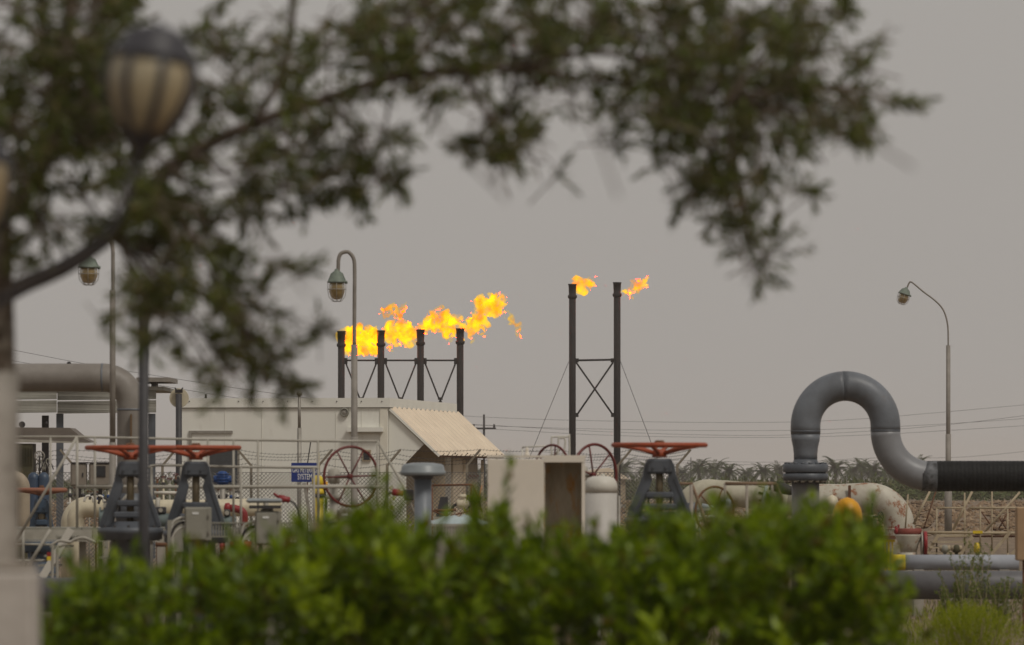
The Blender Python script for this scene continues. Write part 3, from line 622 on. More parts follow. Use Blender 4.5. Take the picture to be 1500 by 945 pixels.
# ------------------------------------------------------------------ handwheels and valves
def handwheel(c, ax, R, r, m, parent, ns=6, hub=.16, hoff=0.0, sr=None, ph=0.3, name='handwheel'):
    """rim in the plane normal to ax; hub displaced by hoff along -ax"""
    A = Vector(ax).normalized(); q_ = Vector((0,0,1)).rotation_difference(A); c = Vector(c)
    w_ = MB().torus(c, A, R, r, 56, 10).build(name, m, parent)
    hc = c-A*hoff; MB().lathe([(R*hub,-R*.09),(R*hub,R*.06),(R*hub*.6,R*.09)], hc, A, 16).build('wheel_hub', m, parent)
    for i in range(ns):
        a = 2*PI*i/ns+ph; e = q_ @ V(math.cos(a), math.sin(a), 0); MB().tube([hc+e*R*hub*.8, hc+e*R*.45+A*hoff*.5, c+e*R*.97], sr or r*.7, 8).build('spoke', m, parent)
def gate_valve(x, yw, wpx, D, lab, wheel_m, body_m, ybot, hub_dy=12, span=(.30,.62), rimw=7, grp='gate valves with horizontal handwheels'):
    kk = K(D); c = P(x, yw, D); R = wpx/2*kk-rimw/2*kk; t = T('gate_valve', lab, 'valve', V(c.x, D, 0), grp)
    handwheel(c, (0,0,1), R, rimw/2*kk, wheel_m, t, 6, .16, hub_dy*kk, rimw*.42*kk)
    MB().lathe([(.11*R,-4*kk),(.11*R,5*kk),(.08*R,7*kk)], c, n=14).build('stem_nut', RUST, t)
    zt = c.z-(hub_dy+8)*kk; zb = P(0,ybot,D).z; wt = wpx*.13*kk; wb = wpx*span[0]*kk
    MB().rbox(V(c.x,D,zt-11*kk), (wt*2,wt*1.6,22*kk), 3*kk).build('yoke_head', body_m, t)
    for s_ in (-1,1):
        def q2(x_, z_): return V(c.x+s_*x_, D-wpx*.045*kk, z_)
        hgt = zt-zb; wl_ = wpx*.10*kk
        out = [q2(wt*.9,zt-1*kk), q2(wt*1.15,zt-8*kk), q2(wt*1.35,zt-hgt*.30), q2(wb*1.12,zb+4*kk), q2(wb*1.12,zb)]
        inn = [q2(wb*1.12-wl_*1.5,zb), q2(wb*1.12-wl_*1.5,zb+4*kk), q2(wt*1.35-wl_,zt-hgt*.36), q2(wt*.75,zt-hgt*.27), q2(wt*.3,zt-22*kk), q2(wt*.3,zt-1*kk)]
        po = out+inn; o_ = MB().prism(po if s_ > 0 else po[::-1], (0,wpx*.09*kk,0)).build('yoke_leg', body_m, t); md_ = o_.modifiers.new('bevel','BEVEL'); md_.width = 1.2*kk; md_.segments = 2; md_.limit_method = 'ANGLE'
        MB().beam(q2(wt*1.2,zt-hgt*.34)-V(0,.004,0), q2(wb*1.0,zb+5*kk)-V(0,.004,0), 2.5*kk, 2.2*kk).build('leg_rib', body_m, t)
        MB().lathe([(2.2*kk,0),(2.2*kk,3*kk)], V(c.x+s_*wt*.5,D-wt*.8,zt-12*kk), (0,-1,0), 8).build('bolt', body_m, t)
    MB().tube([V(c.x,D,zb-.05), V(c.x,D,zt)], 5.5*kk, 12).build('stem', mat('brass_stem',(.13,.095,.045),(.07,.055,.03),6,.5), t)
    zh = zb+(zt-zb)*.28
    MB().rbox(V(c.x,D,zh+8*kk), (wb*.95,wb*.9,9*kk), 2*kk).build('gland_follower', body_m, t)
    MB().rbox(V(c.x,D,zh-9*kk), (wb*1.15,wb*1.0,9*kk), 2*kk).build('gland_plate', body_m, t)
    for s_ in (-1,1): MB().tube([V(c.x+s_*wb*.38,D-wb*.2,zh-10*kk), V(c.x+s_*wb*.38,D-wb*.2,zh+16*kk)], 1.6*kk, 6).build('gland_bolt', DARK, t)
    fr = wpx*.36*kk
    MB().lathe([(fr*.5,8*kk),(fr*.6,0),(fr,-1*kk),(fr,-9*kk),(fr*.97,-10*kk),(fr*.97,-18*kk),(fr*.6,-20*kk),(fr*.62,-zb*.4),(fr*.9,-zb*.55),(fr*.9,-zb*.95)], V(c.x,D,zb), n=24).build('bonnet_body', body_m, t)
    for i in range(12): a = i*PI/6; MB().lathe([(2*kk,-20*kk),(2*kk,3*kk)], V(c.x+fr*.86*math.cos(a),D+fr*.86*math.sin(a),zb), n=6).build('flange_bolt', DARK, t)
    return t
gate_valve(966, 652, 142, 52, 'gate valve with an orange handwheel right of the white cabinet', ORANGE, GREYBLUE, 757)
gate_valve(191, 656, 134, 54.3, 'left of the two adjoining gate valves with orange handwheels behind the railing', ORANGE, GREYBLUE, 772)
gate_valve(287, 656, 134, 55.4, 'right of the two adjoining gate valves with orange handwheels behind the railing', ORANGE, GREYBLUE, 776)
gate_valve(61, 718, 76, 80, 'small gate valve with a faded rusty wheel near the left edge', mat('faded_orange',(.30,.12,.07),(.2,.09,.055),8,.8), mat('blue_valve',(.05,.085,.13),(.035,.055,.085),4,.5), 790, hub_dy=5, span=(.24,.5), rimw=7)
def stand_wheel(x, y, Rpx, D, yaw, lab, m, rim=3.2, ns=6, gear=True, bm=None):
    kk = K(D); c = P(x,y,D); A = V(math.sin(yaw), -math.cos(yaw), 0); t = T('wheel_valve', lab, 'valve', V(c.x, D, 0), 'valves with upright handwheels')
    bm = bm or GREYBLUE
    handwheel(c, A, Rpx*kk, rim/2*kk, m, t, ns, .09, .02, rim*.30*kk, ph=.5)
    MB().tube([c, c-A*.45], .022, 10).build('shaft', GALV, t)
    g_ = c-A*.42; MB().lathe([(.03,-.08),(.06,-.07),(.07,.0),(.06,.07),(.03,.09)], g_, (0,0,1), 18).build('gearbox', bm, t)
    MB().tube([V(g_.x,g_.y,0), V(g_.x,g_.y,g_.z-.1)], [.07,.045], 14).build('pedestal', bm, t)
    MB().lathe([(.09,-.02),(.09,.02)], V(g_.x,g_.y,g_.z-.22), n=18).build('pedestal_flange', bm, t)
    return t
stand_wheel(514, 698, 43.5, 60, .47, 'upright dark red handwheel in front of the gas metering sign wall', DRED, 4, bm=RAIL)
stand_wheel(809, 694, 42, 62, -.9, 'upright dark red handwheel, left of the pair behind the white cabinet', DRED, 3.6, bm=RAIL)
stand_wheel(871, 696, 45, 60, .77, 'upright dark red handwheel, right of the pair behind the white cabinet', DRED, 4.4, bm=RAIL)
stand_wheel(1047, 748, 35, 62, .6, 'upright rust brown handwheel behind the brown railing', RUST, 3.4, 5)

# ------------------------------------------------------------------ white cabinet
D = 50; kk = K(D); x0, x1 = P(714,0,D).x, P(857,0,D).x; zt = P(0,668,D).z; zb = .12; dp = .5; xm = P(797,0,D).x
t = T('steel_cabinet', 'white steel cabinet with its right compartment open and rusty inside', 'cabinet', V((x0+x1)/2, D, 0))
CAB = mat('cabinet_white', (.68,.62,.53), (.60,.545,.46), 1.6, .5, rust=(.25,.14,.08), rust_t=.76)
inner = mat('rusty_inside', (.62,.57,.47), (.34,.28,.19), 4, .75, rust=(.50,.25,.05), rust_t=.52, soft=.12, stretch=(1.6,1,.45))
w_ = .012
MB().box(V(x0+w_/2,D+dp/2,(zt+zb)/2), (w_,dp,zt-zb)).build('side_panel', CAB, t); MB().box(V(x1-w_/2,D+dp/2,(zt+zb)/2), (w_,dp,zt-zb)).build('side_panel', CAB, t)
MB().box(V((x0+x1)/2,D+dp/2,zt-.004), (x1-x0+.012,dp+.02,.02)).build('top_panel', CAB, t)
MB().rbox(V((x0+xm)/2,D-.006,(zt+zb)/2-.012), (xm-x0-.004,.022,zt-zb-.03), .004).build('door', CAB, t)
MB().box(V((xm+x1)/2,D+.002,zt-.03), (x1-xm,.03,.05)).build('top_rail', CAB, t); MB().box(V(x1-.016,D+.002,(zt+zb)/2-.03), (.026,.03,zt-zb-.06)).build('jamb', CAB, t)
MB().box(V((xm+x1)/2,D+dp-.03,(zt+zb)/2), (x1-xm-.03,.01,zt-zb-.05)).build('back_panel', inner, t)
MB().box(V(xm+.004,D+dp/2,(zt+zb)/2), (.008,dp-.06,zt-zb-.06)).build('partition', inner, t); MB().box(V(x1-w_-.004,D+dp/2,(zt+zb)/2), (.006,dp-.06,zt-zb-.06)).build('inner_lining', inner, t)
MB().box(V((xm+x1)/2,D+dp-.06,zt-.62), (x1-xm-.04,.05,.02)).build('shelf_rib', inner, t); MB().box(V((xm+x1)/2,D+dp/2,zb+.02), (x1-xm,dp-.04,.02)).build('floor_panel', inner, t)
MB().tube([V((xm+x1)/2+.05,D+dp-.1,zb), V((xm+x1)/2+.05,D+dp-.1,zt-.72)], .025, 8).build('inner_pipe', inner, t)
for sx2 in (x0+.05, x1-.05): MB().box(V(sx2,D+.1,.06), (.08,.08,.13)).build('foot', RUST, t)
MB().lathe([(.03,0),(.02,.02),(.012,.05),(.018,.06),(.002,.08)], V(P(772,0,D).x,D+.2,zt), n=10).build('lifting_eye', CAB, t)
MB().box(V(x0+.012,D-.02,zt-.2), (.012,.012,.1)).build('hinge', CAB, t); MB().box(V(xm-.05,D-.026,zt-.75), (.02,.02,.09)).build('handle', BOXG, t)
# white tank
D = 57; kk = K(D); c = P(880,700,D); R = 24*kk; zt = P(0,697,D).z
t = T('pressure_tank', 'short white dome-topped tank beside the open cabinet', 'tank', V(c.x, D, 0))
MB().lathe([(R,.35),(R,zt-.165)], V(c.x,D,0), n=32).build('shell', mat('tank_grey_white',(.47,.445,.41),(.40,.38,.345),3,.55), t)
MB().lathe([(R*1.015,zt-.17),(R*1.015,zt-.10),(R*.96,zt-.06),(R*.8,zt-.025),(R*.5,zt-.005),(R*.02,zt)], V(c.x,D,0), n=32).build('dome', WHITE, t)
for a in (.6, 2.7, 4.5): MB().box(V(c.x+math.cos(a)*R*.85,D+math.sin(a)*R*.85,.2), (.05,.05,.4)).build('leg', WHITE, t)
MB().tube([V(c.x+R+.02,D,.3), V(c.x+R+.02,D,zt-.2)], .012, 8).build('sight_pipe', GALV, t); MB().tube([V(c.x+.02,D,zt-.01), V(c.x+.02,D,zt+.02)], .02, 8).build('nozzle', WHITE, t)
# white pipe loops
D = 63; t = T('pipe_loop', 'thin white inverted U pipes rising behind the cabinet', 'pipe', V(P(822,0,D).x, D, 0)); r = 1.4*K(D)
for pts in (((808,668),(808,643),(811,640),(831,640),(834,643),(834,720)), ((817,690),(818,645),(820,642),(826,642),(828,645),(827,656),(823,668))):
    MB().tube(spl([P(x,y,D) for x,y in pts],5), r, 8).build('pipe_bend', WHITE, t)
MB().tube([P(765,655,D), P(810,653,D)], r*.8, 8).build('branch_pipe', WHITE, t)
for x in (765,834): MB().tube([V(P(x,0,D).x,D+.01,0), P(x,656 if x<800 else 700,D)+V(0,.01,0)], r, 8).build('support', WHITE, t)
MB().tube([P(834,690,D), P(834,668,D)], r*1.9, 8).build('sleeve', BOXG, t)

# mushroom vent
D = 57; kk = K(D); c = P(619.5,678,D); BG = mat('pale_greyblue',(.265,.29,.30),(.19,.21,.22),4,.4)
t = T('mushroom_vent', 'pale grey-blue pipe vent with a wide mushroom cap', 'vent', V(c.x, D, 0))
MB().lathe([(32*kk,-18*kk),(34*kk,-15*kk),(33.5*kk,-13*kk),(32*kk,-11*kk),(31*kk,-5*kk),(28*kk,-2*kk),(15*kk,0),(.001,.4*kk)], c, n=40, cap=False).build('cap', BG, t)
MB().lathe([(32*kk,-17.9*kk),(27*kk,-19.5*kk),(14*kk,-20*kk)], c, n=40, cap=False).build('cap_underside', GREYBLUE, t)
MB().tube([V(c.x,D,0), V(c.x,D,c.z-18*kk)], 12.6*kk, 24).build('vent_pipe', mat('mid_greyblue',(.19,.21,.23),(.135,.15,.17),4,.45), t)
MB().lathe([(14*kk,-24*kk),(16*kk,-20*kk),(14*kk,-18*kk)], c, n=24).build('collar', GREYBLUE, t)
# small connectors with cables
def connector(x, y, D, lab, right=True):
    kk = K(D); t = T('cable_connector', lab, 'connector', P(x,y,D), 'red cable connectors'); s_ = 1
    MB().lathe([(3*kk,-9*kk),(5*kk,-8*kk),(5.5*kk,0),(4*kk,3*kk),(5*kk,8*kk),(3*kk,9*kk)], P(x,y,D), (1,0,-.18), 12).build('sleeve', RED, t)
    return t
t = connector(416, 731, 60, 'red cable connector with black cable right of the covered junction box')
MB().tube(spl([P(424,733,60),P(432,739,60),P(438,752,60),P(441,775,60)],5), .009, 8).build('cable', DARK, t); MB().tube([P(401,723,60),P(409,729,60)], .015, 8).build('plug', RED, t)
t = connector(583, 722, 58, 'red cable connector feeding a dark box beside the mushroom vent')
MB().tube(spl([P(574,721,58),P(567,726,58),P(563,738,58),P(562,760,58)],5), .009, 8).build('cable', DARK, t)
MB().rbox(P(599,725,58), (14*K(58),.1,16*K(58)), .008).build('dark_box', DARK, t); MB().tube(spl([P(606,722,58),P(612,722,58),P(616,730,58),P(617,745,58)],5), .007, 8).build('hose', BG, t)

# ------------------------------------------------------------------ junction boxes on cable tray
D = 53.5; kk = K(D)
def jbox(x0, x1, y0, y1, lab, hood=None):
    c = P((x0+x1)/2,(y0+y1)/2,D); t = T('junction_box', lab, 'junction box', V(c.x, D, 0), 'grey junction boxes on stands')
    MB().rbox(c, ((x1-x0)*kk,.14,(y1-y0)*kk), .008).build('case', BOXG, t)
    MB().rbox(c+V(-.015,-.078,0), ((x1-x0-9)*kk,.018,(y1-y0-4)*kk), .004).build('lid', BOXG, t)
    MB().box(c+V(-.02,-.09,(y1-y0)*kk*.32), (9*kk,.004,3*kk)).build('label_plate', SW, t)
    for i in (-1,1): MB().box(c+V((x1-x0)*kk*.42,-.08,i*.08), (.012,.02,.03)).build('clip', GALV, t)
    for s_ in (-.3,.3): MB().tube([V(c.x+s_*(x1-x0)*kk,D+.03,0), V(c.x+s_*(x1-x0)*kk,D+.03,c.z-.5*(y1-y0)*kk)], .018, 8).build('stand_leg', BOXG, t)
    cm = mat('cable_white',(.52,.50,.44),(.42,.40,.35),4,.5)
    for i in range(3):
        MB().tube(spl([c+V(-.5*(x1-x0)*kk,.0,.06-i*.045), c+V(-.5*(x1-x0)*kk-.06,-.01,.05-i*.05), c+V(-.5*(x1-x0)*kk-.12,0,-.02-i*.06), c+V(-.5*(x1-x0)*kk-.10,.02,-.3)],5), .013, 8).build('cable', cm if i%2==0 else DARK, t)
    if hood:
        a, b, u, v = hood; ch = P((a+b)/2,(u+v)/2,D); MB().rbox(ch+V(0,0,.01), ((b-a)*kk,.26,(v-u-5)*kk), .02).build('rain_hood', BG, t)
        MB().box(ch+V(.01,0,-.05), ((b-a-6)*kk,.2,.03)).build('hood_frame', DPOST, t); MB().tube([ch+V(.02,.02,-.06), c+V(0,.02,.1)], .06, 8).build('neck', BOXG, t)
jbox(271,309.5,743,792,'grey junction box with pale cables in front of the orange handwheels')
jbox(374,412,749,798,'grey junction box under a flat pale blue rain hood', (361,413,729,741))
jbox(494,524,746,790,'grey junction box half hidden by the hedge below the dark red wheel')
t = T('cable_tray', 'perforated grey cable tray running between the junction boxes', 'cable tray', V(P(330,0,54).x, 54.2, 0)); D = 54.2; kk = K(D)
for y in (766, 786): MB().box(P(350,y,D), (190*kk,.12,2*kk)).build('tray_rail', BOXG, t)
for i in range(48): MB().box(P(257+i*4,776,D), (1.6*kk,.10,19*kk)).build('tray_slat', BOXG, t)
for x in (262,440): MB().box(V(P(x,0,D).x,D+.02,.6), (.05,.05,1.25)).build('tray_leg', BOXG, t)
MB().box(P(257,785,D), (22*kk,.18,46*kk)).build('tray_end', BOXG, t)
t = T('cable_tray', 'low beige beam and tray below the mushroom vent', 'cable tray', V(P(660,0,60).x, 60, 0)); D = 60; kk = K(D)
for y in (769.5, 784): MB().box(P(655,y,D), (110*kk,.14,2.2*kk)).build('tray_rail', RAIL, t)
for i in range(26): MB().box(P(604+i*4,777,D), (1.8*kk,.1,12*kk)).build('tray_slat', BOXG, t)
for x in (604,704): MB().box(V(P(x,0,D).x,D+.02,.55), (.05,.05,1.1)).build('tray_leg', BOXG, t)

# ------------------------------------------------------------------ access platform with railing
D = 58; kk = K(D); rr = 1.75*kk
t = T('access_platform', 'pale steel access platform with handrails and stair in front of the left valves', 'platform', V(P(250,0,D).x, D, 0))
ztop_ = P(0,776,D).z
def tubepx(pts, r, name, m=RAIL, d=D, n=8): return MB().tube([P(x,y,d) for x,y in pts], r, n).build(name, m, t)
tubepx([(-30,640),(113,640),(280,643.5),(465,646),(553,646.5)], rr, 'top_rail')
tubepx([(553,646.5),(593,716),(610,760)], rr, 'end_rail')
tubepx([(113,713),(280,713.5),(420,713),(560,713)], rr*1.5, 'knee_rail')
for x in (74,113,139,304.5,342,378,466,553): tubepx([(x,641+ (x-100)*.014),(x,777)], rr*(1.15 if x in (113,466) else 1), 'rail_post')
for x0_, x1_ in ((-40,136),(136,272),(272,440)): MB().box(P((x0_+x1_)/2,783.5,D), ((x1_-x0_)*kk-.008,.05,15*kk)).build('edge_beam', RAIL, t)
for i in range(3): MB().box(P(-40+80+i*160,775,D)+V(0,.38,0), (158*kk,.8,.03)).build('deck_grating', BOXG, t)
MB().box(P(180,792.5,D)+V(0,-.02,0), (340*kk,.12,1.6*kk)).build('lower_flange', RAIL, t)
for x in (-20,120,262,420): MB().box(V(P(x,0,D).x,D+.1,ztop_/2-.05), (.07,.07,ztop_-.1)).build('platform_leg', RAIL, t)
tubepx([(113,640),(24,792)], rr*1.2, 'stair_rail', d=57.6); tubepx([(74,776),(40,832)], rr*1.6, 'stair_rail', d=57.8)
MB().beam(P(104,775,57.5), P(62,846,57.5), .04, .075, up=(1,0,0)).build('stair_stringer', WHITE, t)
MB().beam(P(104,775,58.1), P(62,846,58.1), .04, .075, up=(1,0,0)).build('stair_stringer', WHITE, t)
for i in range(5): MB().box(P(99-i*8.4,786-i*(-14)+0,57.8), (.2,.55,.02)).build('stair_tread', BOXG, t)
tubepx([(24,797),(76,798)], rr, 'lower_rail', d=57.9); tubepx([(24,821),(72,821)], rr, 'lower_rail', d=57.9); tubepx([(34,776),(34,832)], rr*1.2, 'rail_post', d=57.9)
MB().tube(spl([P(x,y,56.5) for x,y in ((77,880),(77,805),(80,796),(88,792),(102,794),(110,790),(124,788),(140,795))],4), rr*1.2, 8).build('grab_rail', RAIL, t)
MB().tube(spl([P(x,y,56.5) for x,y in ((84,880),(84,806),(88,800),(98,797))],4), rr*1.2, 8).build('grab_rail', RAIL, t)
MB().box(P(72.5,812,57.3), (7*kk,.03,6*kk)).build('red_tag', RED, t); MB().box(P(72.5,818,57.3), (7*kk,.03,6*kk)).build('yellow_tag', YEL2, t)
tubepx([(170,745),(194,716)], rr*1.2, 'diagonal_brace')
# second railing
D = 55.8; kk = K(D); t = T('guard_railing', 'lower pale guard railing with rounded corner crossing in front of the orange wheels', 'railing', V(P(340,0,D).x, D, 0))
MB().tube(spl([P(x,y,D) for x,y in ((210,705),(213,692),(219,684),(230,682),(262,682),(350,684),(440,685),(466,685.5))],4), rr, 8).build('top_rail', RAIL, t)
for x in (222,265.5,353,460): MB().tube([P(x,684,D), P(x,800,D)], rr, 8).build('rail_post', RAIL, t); MB().tube([V(P(x,0,D).x,D,0), P(x,798,D)], rr*1.2, 8).build('post_foot', RAIL, t)
MB().beam(P(222,780,D)+V(0,.05,0), P(460,780,D)+V(0,.05,0), .04, .04).build('toe_board', RAIL, t)

# bracket table + cone pier left
D = 56; kk = K(D); t = T('small_bracket_stand', 'small rusty bracket table on a grey cone pier at the platform edge', 'bracket stand', V(P(168,0,D).x, D, 0))
MB().box(P(169,771,D), (19*kk,.16,2*kk)).build('bracket_top', RUST, t); MB().tube(spl([P(x,y,D) for x,y in ((161,772),(158,780),(156,790),(155,803))],4), 2.2*kk, 8).build('bracket_arm', RAIL, t)
MB().tube([P(168,773,D),P(169,790,D)], 2*kk, 8).build('rod', RAIL, t); MB().torus(P(170,792,D), (0,1,0), 3.5*kk, 1.2*kk, 16, 6).build('eye', RUST, t)
MB().lathe([(11*kk,P(0,816,D).z),(6*kk,P(0,797,D).z)], V(P(169,0,D).x,D,0), n=16).build('cone_pier', GREYBLUE, t)
MB().box(P(175,817,D), (60*kk,.25,3*kk)).build('base_plate', GALV, t); MB().lathe([(14*kk,0),(12*kk,P(0,818,D).z)], V(P(169,0,D).x,D,0), n=16).build('pier_base', CONC, t)

# ------------------------------------------------------------------ pipes
def pipe(name, lab, pts, r, m, D, cat='pipe', n=24, grp=None):
    pp = [P(x,y,D) if len(q_)==0 else P(x,y,D)+V(0,q_[0],0) for x,y,*q_ in pts]; t = T(name, lab, cat, V(pp[0].x, D, 0), grp); MB().tube(pp, r, n).build('pipe_run', m, t); return t
def bend(cx, cy, R, a0, a1, n=14): return [(cx+R*math.cos(math.radians(a0+(a1-a0)*i/n)), cy-R*math.sin(math.radians(a0+(a1-a0)*i/n))) for i in range(n+1)]
# large pipe left
D = 75; kk = K(D)
t = pipe('large_pipe', 'large grey pipe entering from the left and bending down beside the canopy', [(-80,553)]+[(x,553) for x in (0,80)]+bend(152,593,40,90,0)+[(192,640),(192,700),(192,760)], 20.5*kk, mat('taupe_pipe',(.235,.215,.19),(.16,.14,.12),2,.5,rust=(.14,.09,.06),rust_t=.64,soft=.25), D)
MB().lathe([(20.9*kk,-.012),(20.9*kk,.012)], P(150,553,D), (1,0,0), 24).build('weld_seam', PIPEGREY, t); MB().lathe([(20.9*kk,-.012),(20.9*kk,.012)], P(192,600,D), n=24).build('weld_seam', PIPEGREY, t)
MB().lathe([(24*kk,-.2),(24*kk,.2)], P(192,745,D), n=24).build('flange', GREYBLUE, t); MB().box(V(P(-40,0,D).x,D,P(0,575,D).z/2), (.15,.15,P(0,575,D).z)).build('support', DPOST, t)
MB().beam(P(194,607,D)+V(0,-.24,0), P(194,652,D)+V(0,-.24,0), .02, .09).build('rust_strap', mat('rust_brown2',(.14,.085,.04)), t)
MB().lathe([(.03,0),(.025,.02),(.008,.03)], P(101,533,D), n=8).build('pipe_plug', DARK, t)
# pipe curve at far left beneath
D = 84; kk = K(D); pipe('pipe_elbow', 'beige pipe elbow at the left edge behind the faded wheel', [(-20,698)]+bend(18,715,16,100,0)+[(34,760),(34,800)], 10*kk, mat('beige_pipe',(.36,.30,.22),(.26,.21,.15),3,.6), D)
# cream pipe
D = 84; kk = K(D)
t = pipe('cream_pipe', 'cream pipe with a bend at its left end running behind the valves', [(112,860),(112,800)]+bend(127,761,16,180,90)+[(180,745),(300,745),(412,742)], 13*kk, CREAM, D)
t2 = pipe('cream_elbow', 'bulging cream elbow pipe left of the long cream pipe', [(104,880),(104,790)]+bend(131,768,27,180,110)+[(140,744)], 15*kk, CREAM, D+1.5)
MB().lathe([(16*kk,-.03),(16*kk,.03)], P(232,745,D), (1,0,0), 24).build('flange', RAIL, t)
MB().lathe([(16*kk,-.03),(16*kk,.03)], P(391,743,D), (1,0,0), 24).build('flange', RAIL, t)
for i, (x, y) in enumerate(((131,727),(139,724),(146,727),(152,730))): MB().tube(spl([P(x-8,y+8,D-.3),P(x-4,y,D-.3),P(x+4,y+1,D-.3),P(x+6,y+9,D-.3)],4), .018, 8).build('small_tube', (WHITE,DARK)[i%2], t)
# ground mess under cream pipe: dry straw pile
D = 92
# red elbow
D = 70; kk = K(D); t = pipe('red_elbow', 'bright red pipe elbow beside the grey junction box', [(336,744.5),(345,745)]+bend(347,757,11,90,0)+[(358,764),(358,800)], 5.5*kk, RED, D, n=16)
MB().lathe([(2*kk,-6*kk),(7*kk,-4*kk),(7.5*kk,2*kk),(4*kk,4*kk)], P(334,744,D), (1,0,0), 16).build('flange', RED, t)
t = pipe('red_pipe', 'short horizontal red pipe just above the hedge', [(322,800),(336,799),(368,799)], 5.5*kk, RED, D-6, n=16); MB().lathe([(8*kk,-.02),(8*kk,.02)], P(325,800,D-6), (1,0,0), 16).build('flange', RED, t); MB().tube([V(P(345,0,D).x*(D-6)/D,D-6,0), P(345,801,D-6)], .03, 8).build('support', RUST, t)
t = pipe('rusty_pipe', 'short rusty pipe under the platform edge beam', [(228,798),(262,798)], 2.6*kk, RUST, 60, n=12); MB().tube([V(P(245,0,60).x,60,0), P(245,799,60)], .02, 8).build('support', RUST, t)
# small pipe manifolds behind the valves
def manifold(x0, x1, y0, D, n_, lab):
    kk = K(D); t = T('pipe_manifold', lab, 'manifold', V(P((x0+x1)/2,0,D).x, D, 0), 'small pipe manifolds behind the valves'); rs = random.Random(int(x0))
    MB().tube([P(x0,y0+22,D), P(x1,y0+22,D)], 2.6*kk, 8).build('header_pipe', WHITE, t)
    for i in range(n_):
        x = x0+(x1-x0)*(i+.5)/n_; yt = y0+rs.uniform(-4,8); mm = rs.choice([WHITE,GALV,BOXG,CREAM,RUST])
        MB().tube([V(P(x,0,D).x,D,0), P(x,yt,D)], rs.uniform(1.0,1.9)*kk, 8).build('riser_pipe', mm, t)
        MB().lathe([(1.4*kk,-3*kk),(3.2*kk,-1.5*kk),(3.2*kk,1.5*kk),(1.4*kk,3*kk)], P(x,yt+9,D), n=10).build('valve_body', rs.choice([DPOST,BLUE,RAIL,DARK]), t)
        MB().torus(P(x,yt-1,D), (0,.3,1), 3.6*kk, .6*kk, 14, 5).build('small_wheel', rs.choice([RUST,DARK,DRED]), t)
        if i % 2: MB().tube(spl([P(x,yt+4,D),P(x+4,yt+1,D),P(x+7,yt+8,D),P(x+8,y0+22,D)],4), .9*kk, 6).build('impulse_tube', GALV, t)
manifold(98,164,716,91,7,'row of small pale risers and valves above the cream pipe left of the orange wheels')
manifold(226,262,700,93,4,'cluster of thin pipes seen between the two blue-grey valve yokes')
manifold(318,352,714,92,4,'cluster of thin pipes below the blue pump head')
manifold(1010,1060,735,100,5,'cluster of thin pipes under the stained white pipe')
TEAL = mat('teal_casting', (.13,.165,.16), (.085,.11,.108), 5, .6, rust=(.12,.08,.05), rust_t=.62)
for i, (x0, x1, y0, y1, lab) in enumerate(((146,165,741,776,'teal cast meter body left of the left orange handwheel valve'),(214,258,748,776,'wide teal cast meter body between the two orange handwheel valves'),(321,345,752,782,'teal cast meter body right of the orange handwheel valves'))):
    D = 63; kk = K(D); c = P((x0+x1)/2,(y0+y1)/2,D); w2_ = (x1-x0)/2*kk; h2 = (y1-y0)/2*kk; t = T('flow_meter', lab, 'meter', V(c.x, D, 0), 'teal meters in the pipe run')
    MB().lathe([(h2*.9,-w2_),(h2*.9,-w2_*.85),(h2*.6,-w2_*.8),(h2*.75,-w2_*.3),(h2*.75,w2_*.3),(h2*.6,w2_*.8),(h2*.9,w2_*.85),(h2*.9,w2_)], c, (1,0,0), 20).build('meter_body', TEAL, t)
    MB().rbox(c+V(0,-.02,h2*1.05), (w2_*.7,.09,h2*.7), .01).build('register_head', DPOST, t); MB().lathe([(h2*.22,0),(h2*.22,.02)], c+V(0,-.065,h2*1.05), (0,-1,0), 14).build('dial', RAIL, t)
    MB().box(V(c.x,D,(c.z-h2*.7)/2), (w2_*.5,.12,c.z-h2*.7)).build('plinth', CONC, t)
# blue pump
D = 86; kk = K(D); c = P(326,700,D); t = T('blue_pump', 'small bright blue pump head behind the railing', 'pump', V(c.x, D, 0))
MB().lathe([(3*kk,-11*kk),(9*kk,-9*kk),(9.5*kk,0),(8*kk,5*kk),(6*kk,9*kk),(2*kk,10*kk)], c, n=18).build('pump_head', BLUE, t)
MB().lathe([(5*kk,-13*kk),(6*kk,-8*kk),(6*kk,8*kk),(5*kk,13*kk)], c+V(0,0,-.02), (1,0,0), 14).build('motor', BLUE, t); MB().tube([V(c.x,D,0), c+V(0,0,-9*kk)], 4*kk, 10).build('pedestal', GALV, t)
for i in range(4): MB().torus(c+V(0,0,-6*kk+i*4*kk), (0,0,1), 9.6*kk, .008, 18, 5).build('fin', BLUE, t)
for i in range(5):   # pale pipework behind fence
    pass
# yellow hydrant
D = 78; kk = K(D); c = P(467,700,D); t = T('fire_hydrant', 'yellow fire hydrant with a rounded head beside the dark red wheel', 'hydrant', V(c.x, D, 0))
MB().tube([V(c.x,D,0), P(467.5,716,D)], 6.2*kk, 16).build('barrel', YEL2, t)
MB().lathe([(7*kk,-2*kk),(9*kk,0),(9*kk,2*kk),(7*kk,3*kk)], P(468,727,D), n=16).build('black_band', DARK, t)
MB().lathe([(8*kk,-3*kk),(8.4*kk,0),(7*kk,5*kk)], P(467,721,D), n=16).build('bonnet_flange', YEL2, t)
MB().lathe([(6*kk,-8*kk),(8.6*kk,-3*kk),(8.8*kk,2*kk),(6*kk,7*kk),(2*kk,9*kk)], P(465.5,705,D), n=18).build('head', YEL2, t)
MB().lathe([(5*kk,-6*kk),(5*kk,4*kk),(6.5*kk,5*kk),(6.5*kk,8*kk)], P(472,712,D), (1,0,0), 14).build('outlet', YEL, t)
MB().box(P(466.5,682,D)+V(0,.06,0), (3*kk,.03,38*kk)).build('marker_strip', YEL2, t); MB().tube(spl([P(474,716,D),P(478,735,D),P(476,755,D)],4), .018, 6).build('chain', DARK, t)
